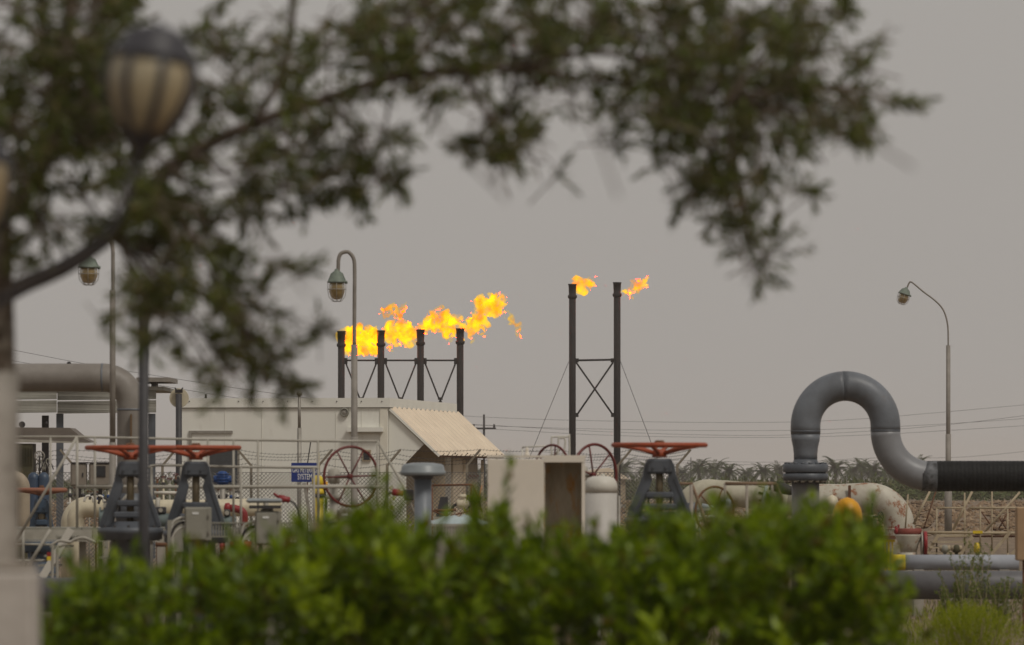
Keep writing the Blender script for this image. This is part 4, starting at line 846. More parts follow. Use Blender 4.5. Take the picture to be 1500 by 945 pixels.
# galvanized strut near hydrant
tag(MB().beam(V(P(468,0,90).x,90,.15), P(446,708,90), .05, .05).build('fence_strut', GALV), 'slanted grey strut bracing the mast behind the sign', 'strut')

# gooseneck on the right
D = 77; kk = K(D); r = 21.8*kk
t = T('gooseneck_pipe', 'massive grey pipe arching up and over, with bolted flange and black wrapped run', 'pipe', V(P(1180,0,D).x, D, 0))
PG = PIPEGREY
lowx = 1180
MB().tube([V(P(lowx,0,D).x,D,0), P(lowx,705,D)], 20.3*kk, 32).build('lower_pipe', mat('taupe_grey_pipe',(.20,.185,.175),(.15,.135,.128),3,.5,rust=(.16,.10,.07),rust_t=.66), t)
MB().lathe([(29*kk,-10*kk),(33*kk,-9.4*kk),(33*kk,0),(32*kk,.6*kk),(20*kk,.6*kk)], P(lowx,694.2,D), n=40).build('lower_flange', GREYBLUE, t)
MB().lathe([(24*kk,-1.6*kk),(24*kk,1.6*kk)], P(lowx,693,D)+V(0,0,0), n=32).build('gasket', DARK, t)
MB().lathe([(20*kk,-6*kk),(32.4*kk,-6*kk),(33.2*kk,-5*kk),(33.2*kk,5*kk),(32*kk,6*kk),(19.5*kk,6*kk),(18.5*kk,8*kk),(17.2*kk,13*kk)], P(lowx,686,D), n=40).build('upper_flange', GREYBLUE, t)
for i in range(16):
    a = 2*PI*(i+.5)/16; x_, y_ = 28.5*kk*math.cos(a), 28.5*kk*math.sin(a); cc = P(lowx,690,D)+V(x_,y_,0)
    MB().lathe([(1.6*kk,-17*kk),(1.6*kk,13*kk)], cc+V(0,0,-kk), n=8).build('stud', DARK, t)
    for dz in (-15*kk, 11*kk): MB().lathe([(3*kk,-1.6*kk),(3*kk,1.6*kk)], cc+V(0,0,dz), n=6).build('nut', RAIL if dz<0 else GREYBLUE, t)
pp = [P(lowx,y,D) for y in (674,665,655,645,636)]; rad = [17.2*kk,17.3*kk,18.3*kk,20.6*kk,21.5*kk]
MB().tube(pp, rad, 36).build('reducer', PG, t)
cx = lowx+58.5
a1 = bend(cx, 624, 58.5, 180, 92, 16); MB().tube([P(lowx,636,D)]+[P(x,y,D) for x,y in a1], 21.8*kk, 36).build('rising_bend', PG, t)
a2 = bend(cx, 624, 58.5, 92, 0, 16)+[(cx+58.5,631)]; MB().tube([P(x,y,D) for x,y in a2], 21.9*kk, 36).build('falling_bend', PG, t)
R3 = 66; a3 = bend(cx+58.5+R3, 631.5, R3, 180, 270, 16); MB().tube([P(x,y,D) for x,y in a3]+[P(1372,697.5,D)], 21.7*kk, 36).build('outlet_bend', mat('pipe_grey_light',(.225,.23,.24),(.165,.165,.17),2.2,.42,rust=(.18,.12,.08),rust_t=.68,soft=.2,bump=.15,bscale=25), t)
MB().tube([P(1366,697.5,D)]+[P(1368+i*1.5,697.5,D) for i in range(222)], [21.6*kk]+[(22.45-.38*(i%4==0))*kk for i in range(222)], 36).build('black_wrapped_run', mat('bitumen_wrap',(.018,.018,.018),(.010,.010,.010),4,.6,rust=(.11,.08,.035),rust_t=.68,bump=.5,bscale=30,stretch=(4,1,1),spec=.15), t)
MB().tube([P(1350,697.5,D),P(1372,697.5,D)], [21.9*kk,22.6*kk], 36).build('overspray_band', mat('overspray',(.15,.155,.165),(.02,.02,.02),14,.6), t)
MB().lathe([(21.8*kk,-.01),(21.98*kk,0),(21.8*kk,.01)], P(a1[-1][0],a1[-1][1],D), (1,0,.03), 36).build('weld_seam', GREYBLUE, t); MB().lathe([(21.95*kk,-.012),(22.08*kk,0),(21.95*kk,.012)], P(cx+58.5,631,D), n=36).build('weld_seam', GREYBLUE, t); MB().lathe([(21.9*kk,-.012),(22.0*kk,0),(21.9*kk,.012)], P(lowx,632,D), n=36).build('weld_seam', GREYBLUE, t)
for x in (1560,1680): MB().box(V(P(x,0,D).x,D,P(0,720,D).z/2), (.2,.3,P(0,720,D).z)).build('pipe_support', CONC, t)

# rusty white pipe behind
D = 96; kk = K(D)
t = pipe('rusty_white_pipe', 'thick white pipe with rust patches bending down at its right end', [(1150,733)]+[(x,731) for x in (1180,1230)]+bend(1272,775,46,90,0,16)+[(1318,800),(1318,836)], 22*kk, RWHITE, D, n=32)
MB().lathe([(22.4*kk,-.012),(22.4*kk,.012)], P(1180,731,D), (1,0,0), 32).build('weld_seam', RWHITE, t); MB().box(P(1243,722,D)+V(0,-.28,0), (4*kk,.03,22*kk)).build('strap', RUST, t)
MB().lathe([(22.5*kk,-.012),(22.5*kk,.012)], P(1318,775,D), n=32).build('weld_seam', RWHITE, t)
D = 92; kk = K(D)
t = pipe('flanged_white_pipe', 'stained white pipe with a bolted pale blue flange behind the brown railing', [(1003,840),(1003,775)]+bend(1038,754,33,180,90,12)+[(1080,724),(1106,727),(1128,731),(1152,735)], 19*kk, mat('stained_white',(.47,.44,.34),(.32,.295,.22),3,.6,rust=(.2,.11,.06),rust_t=.62), D, n=28)
PB = mat('pale_blue_flange',(.36,.40,.42),(.28,.31,.33),5,.5)
for dx in (0, 9):
    MB().lathe([(24*kk,-2.5*kk),(25*kk,-2*kk),(25*kk,2*kk),(24*kk,2.5*kk)], P(1117+dx,733+dx*.3,D), (1,0,-.25), 30).build('flange', PB, t)
for i in range(12): a = i*PI/6; MB().lathe([(1.6*kk,-11*kk),(1.6*kk,12*kk)], P(1121,735,D)+V(0,22*kk*math.cos(a),22*kk*math.sin(a)), (1,0,-.25), 6).build('flange_bolt', DARK, t)
t = pipe('branch_valve', 'small pale branch pipe with round end under the stained white pipe', [(1028,741),(1060,748)], 3.4*kk, PB, 80, n=12, cat='valve'); MB().lathe([(8*kk,-.02),(9*kk,0),(8*kk,.03),(3*kk,.05)], P(1064,740,80), (.2,-1,0), 20).build('end_cap', PB, t); MB().tube([V(P(1062,0,80).x,80.1,0),P(1062,742,80)+V(0,.1,0)], .03, 8).build('support', PB, t)
tag(MB().lathe([(6.5*kk,-.2),(7*kk,0),(6*kk,.1),(2*kk,.2)], P(1148,716,80), (1,0,-.3), 14).build('hose_end', DARK), 'black coiled hose end left of the grey pipe flange', 'hose')
# yellow dome
D = 66; kk = K(D); c = P(1241,764,D); o = T('yellow_float', 'yellow egg-shaped float cover in front of the rusty white pipe', 'float cover', V(c.x, D, 0))
MB().lathe([(14*kk,-34*kk),(20*kk,-20*kk),(22*kk,-4*kk),(22.5*kk,6*kk),(20.5*kk,18*kk),(16*kk,27*kk),(9*kk,33*kk),(1*kk,35.5*kk)], c, n=32).build('dome', YEL, o)
MB().lathe([(22.4*kk,-1*kk),(22.6*kk,0),(22.4*kk,1*kk)], c+V(0,0,-3*kk), n=32).build('seam_ring', YEL, o); MB().tube([V(c.x,D,0), c-V(0,0,30*kk)], 12*kk, 20).build('stand', YEL, o); MB().beam(c+V(-16*kk,-12*kk,12*kk), c+V(-12*kk,-14*kk,18*kk), .01,.012).build('lug', DARK, o)
tag(MB().lathe([(10*kk,-12*kk),(10.5*kk,-3*kk),(8*kk,4*kk),(1*kk,8*kk)], P(1219,732,74), n=20).build('dome_cover', CREAM), 'small cream dome cap left of the yellow float cover', 'cap')
# small black handwheel valve
D = 90; kk = K(D); t = T('needle_valve', 'small valve with a black upright handwheel below the rusty pipe bend', 'valve', V(P(1280,0,D).x, D, 0))
handwheel(P(1290,757,D), (.8,-.6,0), 7*kk, 1*kk, DARK, t, 4, .2, 0, .8*kk); MB().tube([P(1290,757,D), P(1278,757,D)+V(0,.1,0)], .018, 8).build('stem', DARK, t)
MB().tube([V(P(1278,0,D).x,D+.1,0), P(1278,737,D)+V(0,.1,0)], .014, 8).build('riser', DARK, t); MB().tube([V(P(1282,0,D).x,D+.1,0), P(1282,760,D)+V(0,.1,0)], .028, 10).build('body', BOXG, t); MB().tube([P(1273,757,D)+V(0,.1,0),P(1282,757,D)+V(0,.1,0)], .03, 10).build('bonnet', CREAM, t)
# red flange valve
D = 72; kk = K(D); t = T('red_valve', 'dark red flanged valve with pale conical body beside the light grey pipe', 'valve', V(P(1335,0,D).x, D, 0))
RR = mat('brick_red',(.22,.05,.035),(.15,.035,.025),8,.7)
MB().tube([P(1315,779,D), P(1350,779,D)], 5*kk, 14).build('bonnet', RR, t); MB().lathe([(5*kk,-2*kk),(5*kk,2*kk)], P(1313,778,D), (1,0,0), 12).build('knob', RED, t)
for x, y in ((1312,773),(1316,771),(1311,779)): MB().box(P(x,y,D), (3*kk,.03,5*kk)).build('knob_lug', RED, t)
MB().lathe([(18*kk,-2.5*kk),(18*kk,2.5*kk)], P(1355,796,D), (1,0,0), 28).build('flange', RED, t); MB().lathe([(17*kk,-1*kk),(17*kk,1*kk)], P(1350,796,D), (1,0,0), 28).build('flange', RAIL, t)
MB().lathe([(12*kk,-24*kk),(14*kk,-14*kk),(20*kk,0),(20*kk,2*kk)], P(1331,785,D), n=24).build('cone_body', RWHITE, t); MB().tube([V(P(1331,0,D).x,D,0),P(1331,806,D)], 12*kk, 16).build('pedestal', RWHITE, t)
t = T('yellow_stand', 'yellow slotted stand under an orange-brown plate near the hedge end', 'stand', V(P(1302,0,74).x, 74, 0)); kk = K(74)
MB().box(P(1302,787,74), (26*kk,.2,5*kk)).build('plate', RUST, t)
for x in (1297,1302,1307): MB().box(V(P(x,0,74).x,74,.42), (2.4*kk,.05,.92)).build('stand_leg', YEL2, t)
MB().box(P(1302,792,74), (17*kk,.12,4*kk)).build('stand_head', YEL2, t)
# lower right pipes
D = 70; kk = K(D); LG = mat('light_grey_pipe',(.33,.345,.38),(.26,.27,.295),2.5,.45,rust=(.16,.09,.05),rust_t=.74)
t = pipe('light_grey_pipe', 'light grey-blue horizontal pipe, upper of the two at lower right', [(1322,824),(1492,824)], 11.3*kk, LG, D); MB().lathe([(11.8*kk,-14*kk),(11.8*kk,4*kk)], P(1322,824,D), (1,0,0), 24).build('yellow_end', YEL2, t)
for x in (1345,1470): MB().box(V(P(x,0,D).x,D,P(0,834,D).z/2), (.12,.3,P(0,834,D).z)).build('support', CONC, t)
D = 68; kk = K(D); t = pipe('dark_grey_pipe', 'dark grey horizontal pipe, lower and thicker of the two at lower right', [(1180,857),(1700,857)], 21*kk, mat('taupe_grey_low',(.12,.118,.122),(.08,.077,.08),3,.5), D)
for x in (1240,1400,1560): MB().box(V(P(x,0,D).x,D,P(0,876,D).z/2), (.3,.4,P(0,876,D).z)).build('support', CONC, t)
D = 44; kk = K(D); t = pipe('dark_low_pipe', 'dark grey pipe low at the left behind the hedge', [(-80,872),(520,872)], 26*kk, mat('dark_pipe',(.10,.095,.095),(.07,.066,.066),3,.5), D)
for x in (60,400): MB().box(V(P(x,0,D).x,D,P(0,896,D).z/2), (.2,.3,P(0,896,D).z)).build('support', CONC, t)
D = 62; kk = K(D); t = T('tan_post_box', 'tan rusty steel box post cut by the right edge', 'box', V(P(1502,0,D).x, D, 0)); MB().rbox(V(P(1502,0,D).x,D,P(0,743,D).z/2+.4), (28*kk,.22,P(0,743,D).z-.8+.0), .01).build('case', mat('tan_rust',(.36,.24,.14),(.28,.18,.10),4,.8,rust=(.2,.1,.05),rust_t=.6), t); MB().box(V(P(1502,0,D).x,D,.42), (.06,.06,.84)).build('stand', RUST, t)

# brown railings right
D = 57; kk = K(D)
BR = mat('rusty_rail',(.24,.165,.105),(.15,.09,.055),10,.8)
t = T('brown_railing', 'rust brown railing left of the grey arched pipe, right-hand section', 'railing', V(P(1098,0,D).x, D, 0), 'rusty brown railings')
MB().tube([P(1062,708.5,D),P(1137,708.5,D)], 2.6*kk, 8).build('top_rail', BR, t); MB().tube([P(1137,708.5,D),P(1146,730,D),P(1150,790,D)], 2.4*kk, 8).build('end_post', BR, t)
for x in (1062,1094,1131): MB().tube([V(P(x,0,D).x,D,.4),P(x,708,D)], 2.1*kk, 8).build('rail_post', mat('grey_rust_post',(.32,.29,.25),(.22,.18,.14),8,.7), t)
t = T('brown_railing', 'rust brown railing just right of the orange handwheel valve', 'railing', V(P(1020,0,D).x, D, 0), 'rusty brown railings')
MB().tube([P(985,708.5,D+.4),P(1013,708.5,D+.4),P(1028,748,D+.4),P(1040,790,D+.4)], 2.5*kk, 8).build('top_rail', BR, t)
for x in (990,1013): MB().tube([V(P(x,0,D).x,D+.4,.4),P(x,710,D+.4)], 3*kk, 8).build('rail_post', _m['grey_rust_post'], t)
D = 74; kk = K(D); t = T('brown_railing', 'thin rusty frame railing between the mushroom vent and the cabinet', 'railing', V(P(665,0,D).x, D, 0), 'rusty brown railings')
MB().tube([P(633,711,D),P(692,710,D),P(700,726,D),P(706,750,D)], 1.5*kk, 8).build('top_rail', RUST, t)
for x in (633,690): MB().tube([V(P(x,0,D).x,D,0),P(x,711,D)], 1.3*kk, 8).build('rail_post', RUST, t)
MB().tube([P(706,711,D),P(694,760,D)], 1.0*kk, 6).build('strut', mat('orange_rod',(.42,.20,.08)), t); MB().tube([P(633,748,D),P(655,757,D),P(690,748,D)], 1.2*kk, 6).build('lower_rail', RUST, t)
# pump set near vent
D = 76; kk = K(D); t = T('pump_set', 'small pump set with black hose and dark motor behind the mushroom vent', 'pump', V(P(675,0,D).x, D, 0))
MB().lathe([(5*kk,-9*kk),(7*kk,-7*kk),(7.5*kk,5*kk),(4*kk,9*kk)], P(678,738,D), (1,0,.1), 16).build('pump_case', CREAM, t); MB().tube(spl([P(662,750,D),P(664,742,D),P(672,738,D),P(682,739,D),P(690,745,D)],4), .02, 8).build('black_hose', DARK, t)
MB().prism([P(638,758,D),P(656,756,D),P(656,728,D),P(645,728,D)], (0,.3,0)).build('motor', DPOST, t); MB().tube([P(636,748,D)+V(0,-.1,0),P(668,747,D)+V(0,-.1,0)], 2*kk, 8).build('shaft', RUST, t)
MB().lathe([(6*kk,-2*kk),(6.5*kk,0),(4*kk,3*kk)], P(678,727,D), n=14).build('cap', CREAM, t)
MB().box(V(P(668,0,D).x,D,P(0,757,D).z/2), (66*kk,.5,P(0,757,D).z)).build('skid', CONC, t)
D = 61; kk = K(D); c = P(670,763,D)
m_ = MB(); nu, nv = 22, 10
for i in range(nu+1):
    for j in range(nv+1):
        u, v = i/nu, j/nv; p = V((u-.5)*92*kk, (v-.5)*.7, (1-abs(2*u-1)**2.2)*(math.sin(PI*v)**.7)*11*kk); p += V(noise.noise(V(u*6,v*4,1))*.02, 0, noise.noise(V(u*9,v*6,4))*.05*math.sin(PI*v)*(1-abs(2*u-1)**3)); m_.v.append(tuple(c+V(0,0,-4*kk)+p))
for i in range(nu):
    for j in range(nv): a = i*(nv+1)+j; m_.f.append((a,a+nv+1,a+nv+2,a+1)); m_.s.append(True)
tag(m_.build('plastic_sheet', mat('pale_tarp',(.42,.50,.50),(.30,.36,.37),6,.4)), 'crumpled pale blue plastic sheet lying below the mushroom vent', 'plastic sheet')

# crossover stairs at right
D = 86; kk = K(D); BE = mat('beige_steel',(.42,.35,.24),(.30,.235,.15),8,.7,rust=(.16,.085,.045),rust_t=.6)
t = T('crossover_stair', 'beige steel crossover stair with slanted handrails under the black pipe', 'stair', V(P(1410,0,D).x, D, 0))
def tp(pts, r, name, m=BE, d=D, n=8): return MB().tube([P(x,y,d) for x,y in pts], r*kk, n).build(name, m, t)
for i, (pts, r_) in enumerate(([[(1362,720),(1338,768)],1.7],[[(1424,720),(1396,776)],1.8],[[(1494,721),(1440,782)],1.7],[[(1330,724),(1326,775)],1.2])): tp(pts, r_, 'handrail')
for x, ya in ((1372,744),(1413,722),(1436,740),(1453,720),(1476,742),(1490,745)): tp([(x,ya),(x,812)], 1.2, 'post'); 
for x in (1372,1413,1436,1453,1476): MB().tube([V(P(x,0,D).x,D,0),P(x,810,D)], 1.6*kk, 8).build('post_foot', BE, t)
tp([(1340,780),(1500,781)], 2.2, 'deck_beam'); tp([(1371,744),(1412,744)], 1.2, 'knee_rail'); tp([(1420,744),(1500,744)], 1.6, 'knee_rail')
MB().box(P(1398,785,D)+V(0,.3,0), (52*kk,.7,3*kk)).build('deck', BE, t); MB().box(P(1440,786,D)+V(0,.3,0), (110*kk,.5,2.5*kk)).build('deck', RUST, t)
for a, b in (((1374,784),(1356,815)),((1425,786),(1405,815)),((1480,779),(1452,812)),((1500,795),(1482,812))): MB().beam(P(*a,D-.3), P(*b,D-.3), .04, 4.5*kk, up=(1,0,0)).build('stringer', BE, t)
for i in range(3): MB().box(P(1388-i*4,794+i*8,D-.1), (48*kk,.5,2*kk)).build('tread', BE, t)
for a, b in (((1372,716),(1353,775)),((1432,742),(1456,776)),((1480,744),(1462,776)),((1462,755),(1474,775))): tp([a,b], 1.0, 'cross_brace', RUST, D+.4)
MB().box(P(1432,779.5,D-.2), (14*kk,.1,4*kk)).build('yellow_tag', YEL2, t); MB().lathe([(2*kk,-8*kk),(4.5*kk,-6*kk),(5*kk,2*kk),(3*kk,8*kk)], P(1431,803,D-.3), n=14).build('yellow_body', YEL2, t)
# low manifold clutter behind the light grey pipe
for i, (x, lab, mm) in enumerate(((1384,'small olive valve on the ground behind the light grey pipe, left one',BOXG),(1401,'small olive valve on the ground behind the light grey pipe, right one',olive))):
    D = 80; kk = K(D); c = P(x,803,D); t = T('small_valve', lab, 'valve', V(c.x, D, 0)); MB().lathe([(3*kk,-7*kk),(6*kk,-5*kk),(6*kk,2*kk),(2*kk,5*kk)], c, n=12).build('body', mm, t); MB().lathe([(4*kk,-8*kk),(4*kk,8*kk)], c, (1,0,0), 12).build('run', BE, t); MB().tube([V(c.x,D,0), c], 2.5*kk, 8).build('riser', mm, t)

# ------------------------------------------------------------------ weeds and bright bush at lower right
wl = leafmat('bush_leaf', [(.18,.23,.005),(.30,.35,.008),(.24,.28,.010),(.38,.38,.03)], .5, .6, .2)
D = 47; q = Leaf(); st = MB(); base = V(P(1430,0,D).x, D, 0); t = T('low_bush', 'bright yellow-green feathery bush at the lower right', 'bush', base)
for i in range(2000):
    u = random.gauss(0, .42); px_ = 1415+u*95; hmax = CH-(888+ (abs(u)**2)*34+random.uniform(-8,14)-HZ)*K(D)
    o_ = V(P(px_,0,D).x, D+random.uniform(-.35,.45), random.uniform(.1,1)**.6*hmax-.05)
    q.sprig(o_, [random.gauss(u*.6,.35), random.gauss(-.1,.3), 1], .09, 9, .028, .007, .7)
q.build('foliage', wl, parent=t, kind='stuff')
for i in range(24): MB().tube([base+V(random.uniform(-.1,.1),random.uniform(-.1,.1),0), V(base.x+random.gauss(-.05,.22), D+random.uniform(-.2,.2), CH-205*K(D))], .004, 4).build('stem', BE, t)
w2 = leafmat('weed_leaf', [(.09,.13,.02),(.15,.20,.035),(.20,.20,.06),(.08,.12,.02)], .3, .7, .2)
for i, (x, yt, lab, D, grp) in enumerate(((1418,778,'tall leafy weed in front of the grey pipes, left of two',58,0),(1436,792,'tall leafy weed in front of the grey pipes, right of two',58.6,0),(1460,836,'shorter dry weed near the right edge',57,0),(1478,846,'short seed-headed weed closest to the right edge',58,0),(1402,834,'thin weed at the left foot of the tall weeds',59,0),(1384,855,'dry brownish low weed under the dark pipe',60,0))):
    b = V(P(x,0,D).x, D, 0); t = T('weed', lab, 'weed', b, 'weeds by the grey pipes'); q = Leaf(); st = MB(); z1 = P(0,yt,D).z
    for s_ in range(7):
        top = V(b.x+random.gauss(0,.08), D+random.gauss(0,.08), z1*random.uniform(.72,1)); pts = [b+V(random.gauss(0,.03),random.gauss(0,.03),0), b.lerp(top,.5)+V(random.gauss(0,.02),0,0), top]
        st.tube(pts, [.004,.003,.0015], 4)
        for j in range(22):
            u = .25+.75*j/22; p = pts[0].lerp(pts[1],u*2) if u < .5 else pts[1].lerp(pts[2],u*2-1); q.sprig(p, [random.gauss(0,.8),random.gauss(0,.8),.9], .05, 6, .042, .013, .8)
    st.build('stem', BE, t); q.build('foliage', w2, parent=t, kind='stuff')
# dry grass on near ground
q = Leaf()
for i in range(9000):
    y = random.uniform(48,100); x = random.uniform(-.1,.1)*y; h = random.uniform(.04,.22)
    q.p.append([x,y,0]); q.d.append([random.gauss(0,.3),random.gauss(0,.3),1]); q.n.append([0,-1,random.random()]); q.l.append(h); q.w.append(.015)
q.build('dry_grass', leafmat('dry_grass_blade', [(.20,.17,.08),(.13,.14,.05),(.28,.22,.12)], .3, .8, .1), kind='stuff')
# bright weeds behind mushroom vent / inside plant
for i, (x, yt, D, lab) in enumerate(((562,700,62,'thin yellowish weed in front of the dark red wheel'),(690,716,64,'yellow-green weed clump between the plastic sheet and the cabinet'),(605,752,59,'light green weed at the foot of the mushroom vent'),(425,792,54,'light green weed right of the hooded junction box'))):
    b = V(P(x,0,D).x, D, 0); t = T('weed', lab, 'weed', b, 'weeds inside the plant'); q = Leaf(); st = MB(); z1 = P(0,yt,D).z
    for s_ in range(5):
        top = V(b.x+random.gauss(0,.07), D+random.gauss(0,.07), z1*random.uniform(.85,1)); pts = [b, b.lerp(top,.6)+V(random.gauss(0,.03),0,0), top]; st.tube(pts, [.005,.004,.002], 4)
        for j in range(18): u = .35+.65*j/18; q.sprig(b.lerp(top,u), [random.gauss(0,.8),random.gauss(0,.8),.8], .05, 5, .05, .016, .8)
    st.build('stem', BE, t); q.build('foliage', wl, parent=t, kind='stuff')

# ------------------------------------------------------------------ hedge
HL = leafmat('hedge_leaf', [(.045,.075,.002),(.14,.22,.003),(.25,.34,.004),(.10,.16,.004),(.31,.40,.012),(.16,.24,.003),(.07,.115,.003),(.19,.14,.02)], .45, .38, .5)
HS = mat('hedge_stem', (.05,.04,.02), (.03,.025,.012), 10, .8)
prof = [(40,950),(60,915),(90,872),(115,835),(135,812),(155,802),(200,815),(260,805),(320,806),(380,792),(430,778),(480,762),(520,728),(548,718),(570,735),(600,768),(650,772),(690,745),(720,735),(750,765),(800,776),(840,784),(880,772),(920,756),(960,745),(1010,755),(1060,742),(1110,734),(1150,726),(1190,738),(1230,752),(1265,738),(1290,775),(1315,800),(1335,840),(1345,890)]
DH = 17.5
def ptop(x): return 13*noise.noise(V(x*.028,3.3,0)) + float(np.interp(x, [p[0] for p in prof], [p[1] for p in prof]))
t = T('hedge', 'long bright green leafy hedge out of focus across the foreground', 'hedge', V(0, DH, 0))
q = Leaf(); st = MB()
for i in range(3800):
    x = random.uniform(50,1300); D_ = DH+random.uniform(-.55,.75); yt = ptop(x)+random.gauss(0,9)
    zt_ = P(0,yt,DH).z - .10*abs((D_-DH)/.7)**2
    dep = random.random()**1.7*.75; z = zt_-.16-dep; nz_ = noise.noise(V(x*.010, z*4.5, 2.0)); D_ += nz_*.75
    if nz_ > .08 and random.random() < .82: continue
    if i % 5 == 0: D_ = DH-.5-random.random()*.1; z = zt_-.1-random.random()*1.0
    if z < .05: continue
    o_ = V(P(x,0,DH).x, D_, z)
    up = 1.0 if dep < .15 else .6
    q.sprig(o_, [random.gauss(0,.38), random.gauss(-.25,.4), up], .13, 10, .074, .028, 1.0, st if i%2==0 else None, .002)
for i in range(150):   # upright shoots along the top
    x = random.uniform(60,1320); o_ = V(P(x,0,DH).x, DH+random.uniform(-.3,.3), P(0,ptop(x),DH).z-.19)
    q.sprig(o_, [random.gauss(0,.25), random.gauss(0,.2), 1], random.uniform(.12,.22), 12, .075, .026, .6, st, .002)
for (x, yt) in ((545,706),(270,800),(735,690),(790,768),(975,748),(1130,742),(780,765),(1215,748),(705,735),(560,715),(690,735),(440,768),(925,752),(1270,735),(1055,735),(150,795),(485,750),(1190,740)):
    z1 = P(0,yt,DH).z; q.sprig(V(P(x,0,DH).x, DH, z1-.2), [random.gauss(0,.06),0,1], .22, 14, .07, .022, .55, st, .002)
big = sorted(range(len(q.p)), key=lambda i: q.p[i][1] + (0 if -1.75 < q.p[i][0] < 1.45 else 50) - (.4 if q.p[i][2] > .95 else -5))[:290]
a_, b_ = q.split(big); b_.build('foliage', HL, parent=t, kind='stuff'); single_leaves(a_, HL, t)
st.build('twigs', HS, t, kind='stuff')
for i in range(40):
    x = random.uniform(80,1310); b = V(P(x,0,DH).x, DH+random.uniform(-.2,.3), 0); MB().tube([b, b+V(random.gauss(0,.08),0,.5), b+V(random.gauss(0,.15),random.gauss(0,.1),max(.5,P(0,ptop(x),DH).z-.2))], [.012,.009,.005], 6).build('stem', HS, t)
# pale flowers in hedge gap
for i in range(1):
    b = V(P(625,797,24).x, 24, 0); t = T('flower', 'tiny yellow flower head peeking between hedge shoots', 'flower', b)
    MB().tube([b, P(625,799,24)], .003, 5).build('stem', HS, t); q = Leaf()
    for j in range(14): a = j*.9; q.p.append(P(625,797,24)+V(random.gauss(0,.008),0,random.gauss(0,.004))); q.d.append([math.cos(a),math.sin(a),.5]); q.n.append([0,0,1]); q.l.append(.016); q.w.append(.01)
    q.build('petals', YEL2, parent=t)
t = T('ground_plant', 'grassy weeds at the left end of the hedge by the white pillar', 'weed', V(P(60,0,21).x, 21, 0)); q = Leaf()
for i in range(900):
    x = random.uniform(44,110); b = V(P(x,0,21).x, 21+random.uniform(-.3,.3), .95*random.random()+.15); b.z = min(b.z, P(0,random.uniform(835,930),21).z-.05)
    q.sprig(b, [random.gauss(0,.3),random.gauss(0,.3),1], .1, 3, .12, .008, .35)
q.build('foliage', leafmat('grass_blade', [(.06,.085,.015),(.10,.13,.02),(.14,.14,.05)], .3, .6, .2), parent=t, kind='stuff')
MB().tube([V(P(60,0,21).x,21,0), V(P(62,0,21).x,21,1.1)], .006, 5).build('stem', HS, t)

# ------------------------------------------------------------------ foreground tree
DT = 15; kk = K(DT)
bark = mat('bark', (.12,.085,.06), (.055,.04,.028), 14, .95, bump=.8, bscale=60, rust=(.27,.235,.19), rust_t=.47)
tr = T('foreground_tree', 'out of focus tree at the left whose long branch arches over the whole view', 'tree', V(P(-20,0,DT).x, DT, 0))
MB().tube(spl([V(P(-20,0,DT).x,DT,0), P(-20,800,DT), P(-19,600,DT), P(-22,430,DT), P(-30,250,DT), P(-60,0,DT), P(-60,-250,DT)],5), [46*kk]*10+[42*kk]*10+[38*kk]*5+[28*kk]*5+[15*kk], 16).build('trunk', bark, tr)
MB().tube([V(P(-20,0,DT).x,DT,0.01), P(-20,800,DT), P(-19.5,680,DT), P(-19,545,DT)], 47*kk, 20).build('whitewash', mat('whitewash',(.50,.46,.41),(.31,.275,.235),9,.9,rust=(.14,.11,.08),rust_t=.62,bump=.4), tr)
BM = mat('branch_bark', (.12,.09,.065), (.06,.043,.03), 14, .9, bump=.5)
def branch(pts, r0, r1, name='branch', dy=0):
    pp = spl([P(p[0],p[1],DT+(p[2] if len(p)>2 else 0)) for p in pts], 5); n = len(pp)
    MB().tube(pp, [ (r0+(r1-r0)*i/(n-1))*kk for i in range(n)], 8).build(name, BM, tr)
mainb = [(-20,450),(30,420),(100,388),(165,340),(215,280),(270,232,.05),(370,182,.1),(480,144,.1),(580,113,.05),(680,103),(760,98),(850,78),(930,84),(1000,108),(1060,150)]
branch(mainb, 14, 2.6)
branch([(760,98),(860,115),(940,128),(1000,170),(1040,230),(1070,300),(1095,370)], 4.5, 1.5)
branch([(930,84),(1040,90),(1130,110),(1200,150),(1260,150)], 4, 1.4); branch([(590,110),(640,50),(690,-60)], 5, 4); branch([(-25,350),(60,250),(90,120),(110,-50)], 14, 8)
branch([(215,280),(280,340),(330,430),(360,500),(390,560)], 6, 1.5); branch([(370,182),(420,90),(430,-40)], 6, 5); branch([(480,144),(530,200),(560,270)], 4, 1.4); branch([(165,340),(240,300),(330,270),(440,280)], 5, 1.5)
branch([(680,103),(700,150),(730,190),(790,240)], 3, 1.2); branch([(850,78),(880,20),(900,-60)], 4, 4); branch([(1000,108),(1090,60),(1150,-20)], 4, 2.5); branch([(330,430),(420,470),(445,500)], 2, 1)
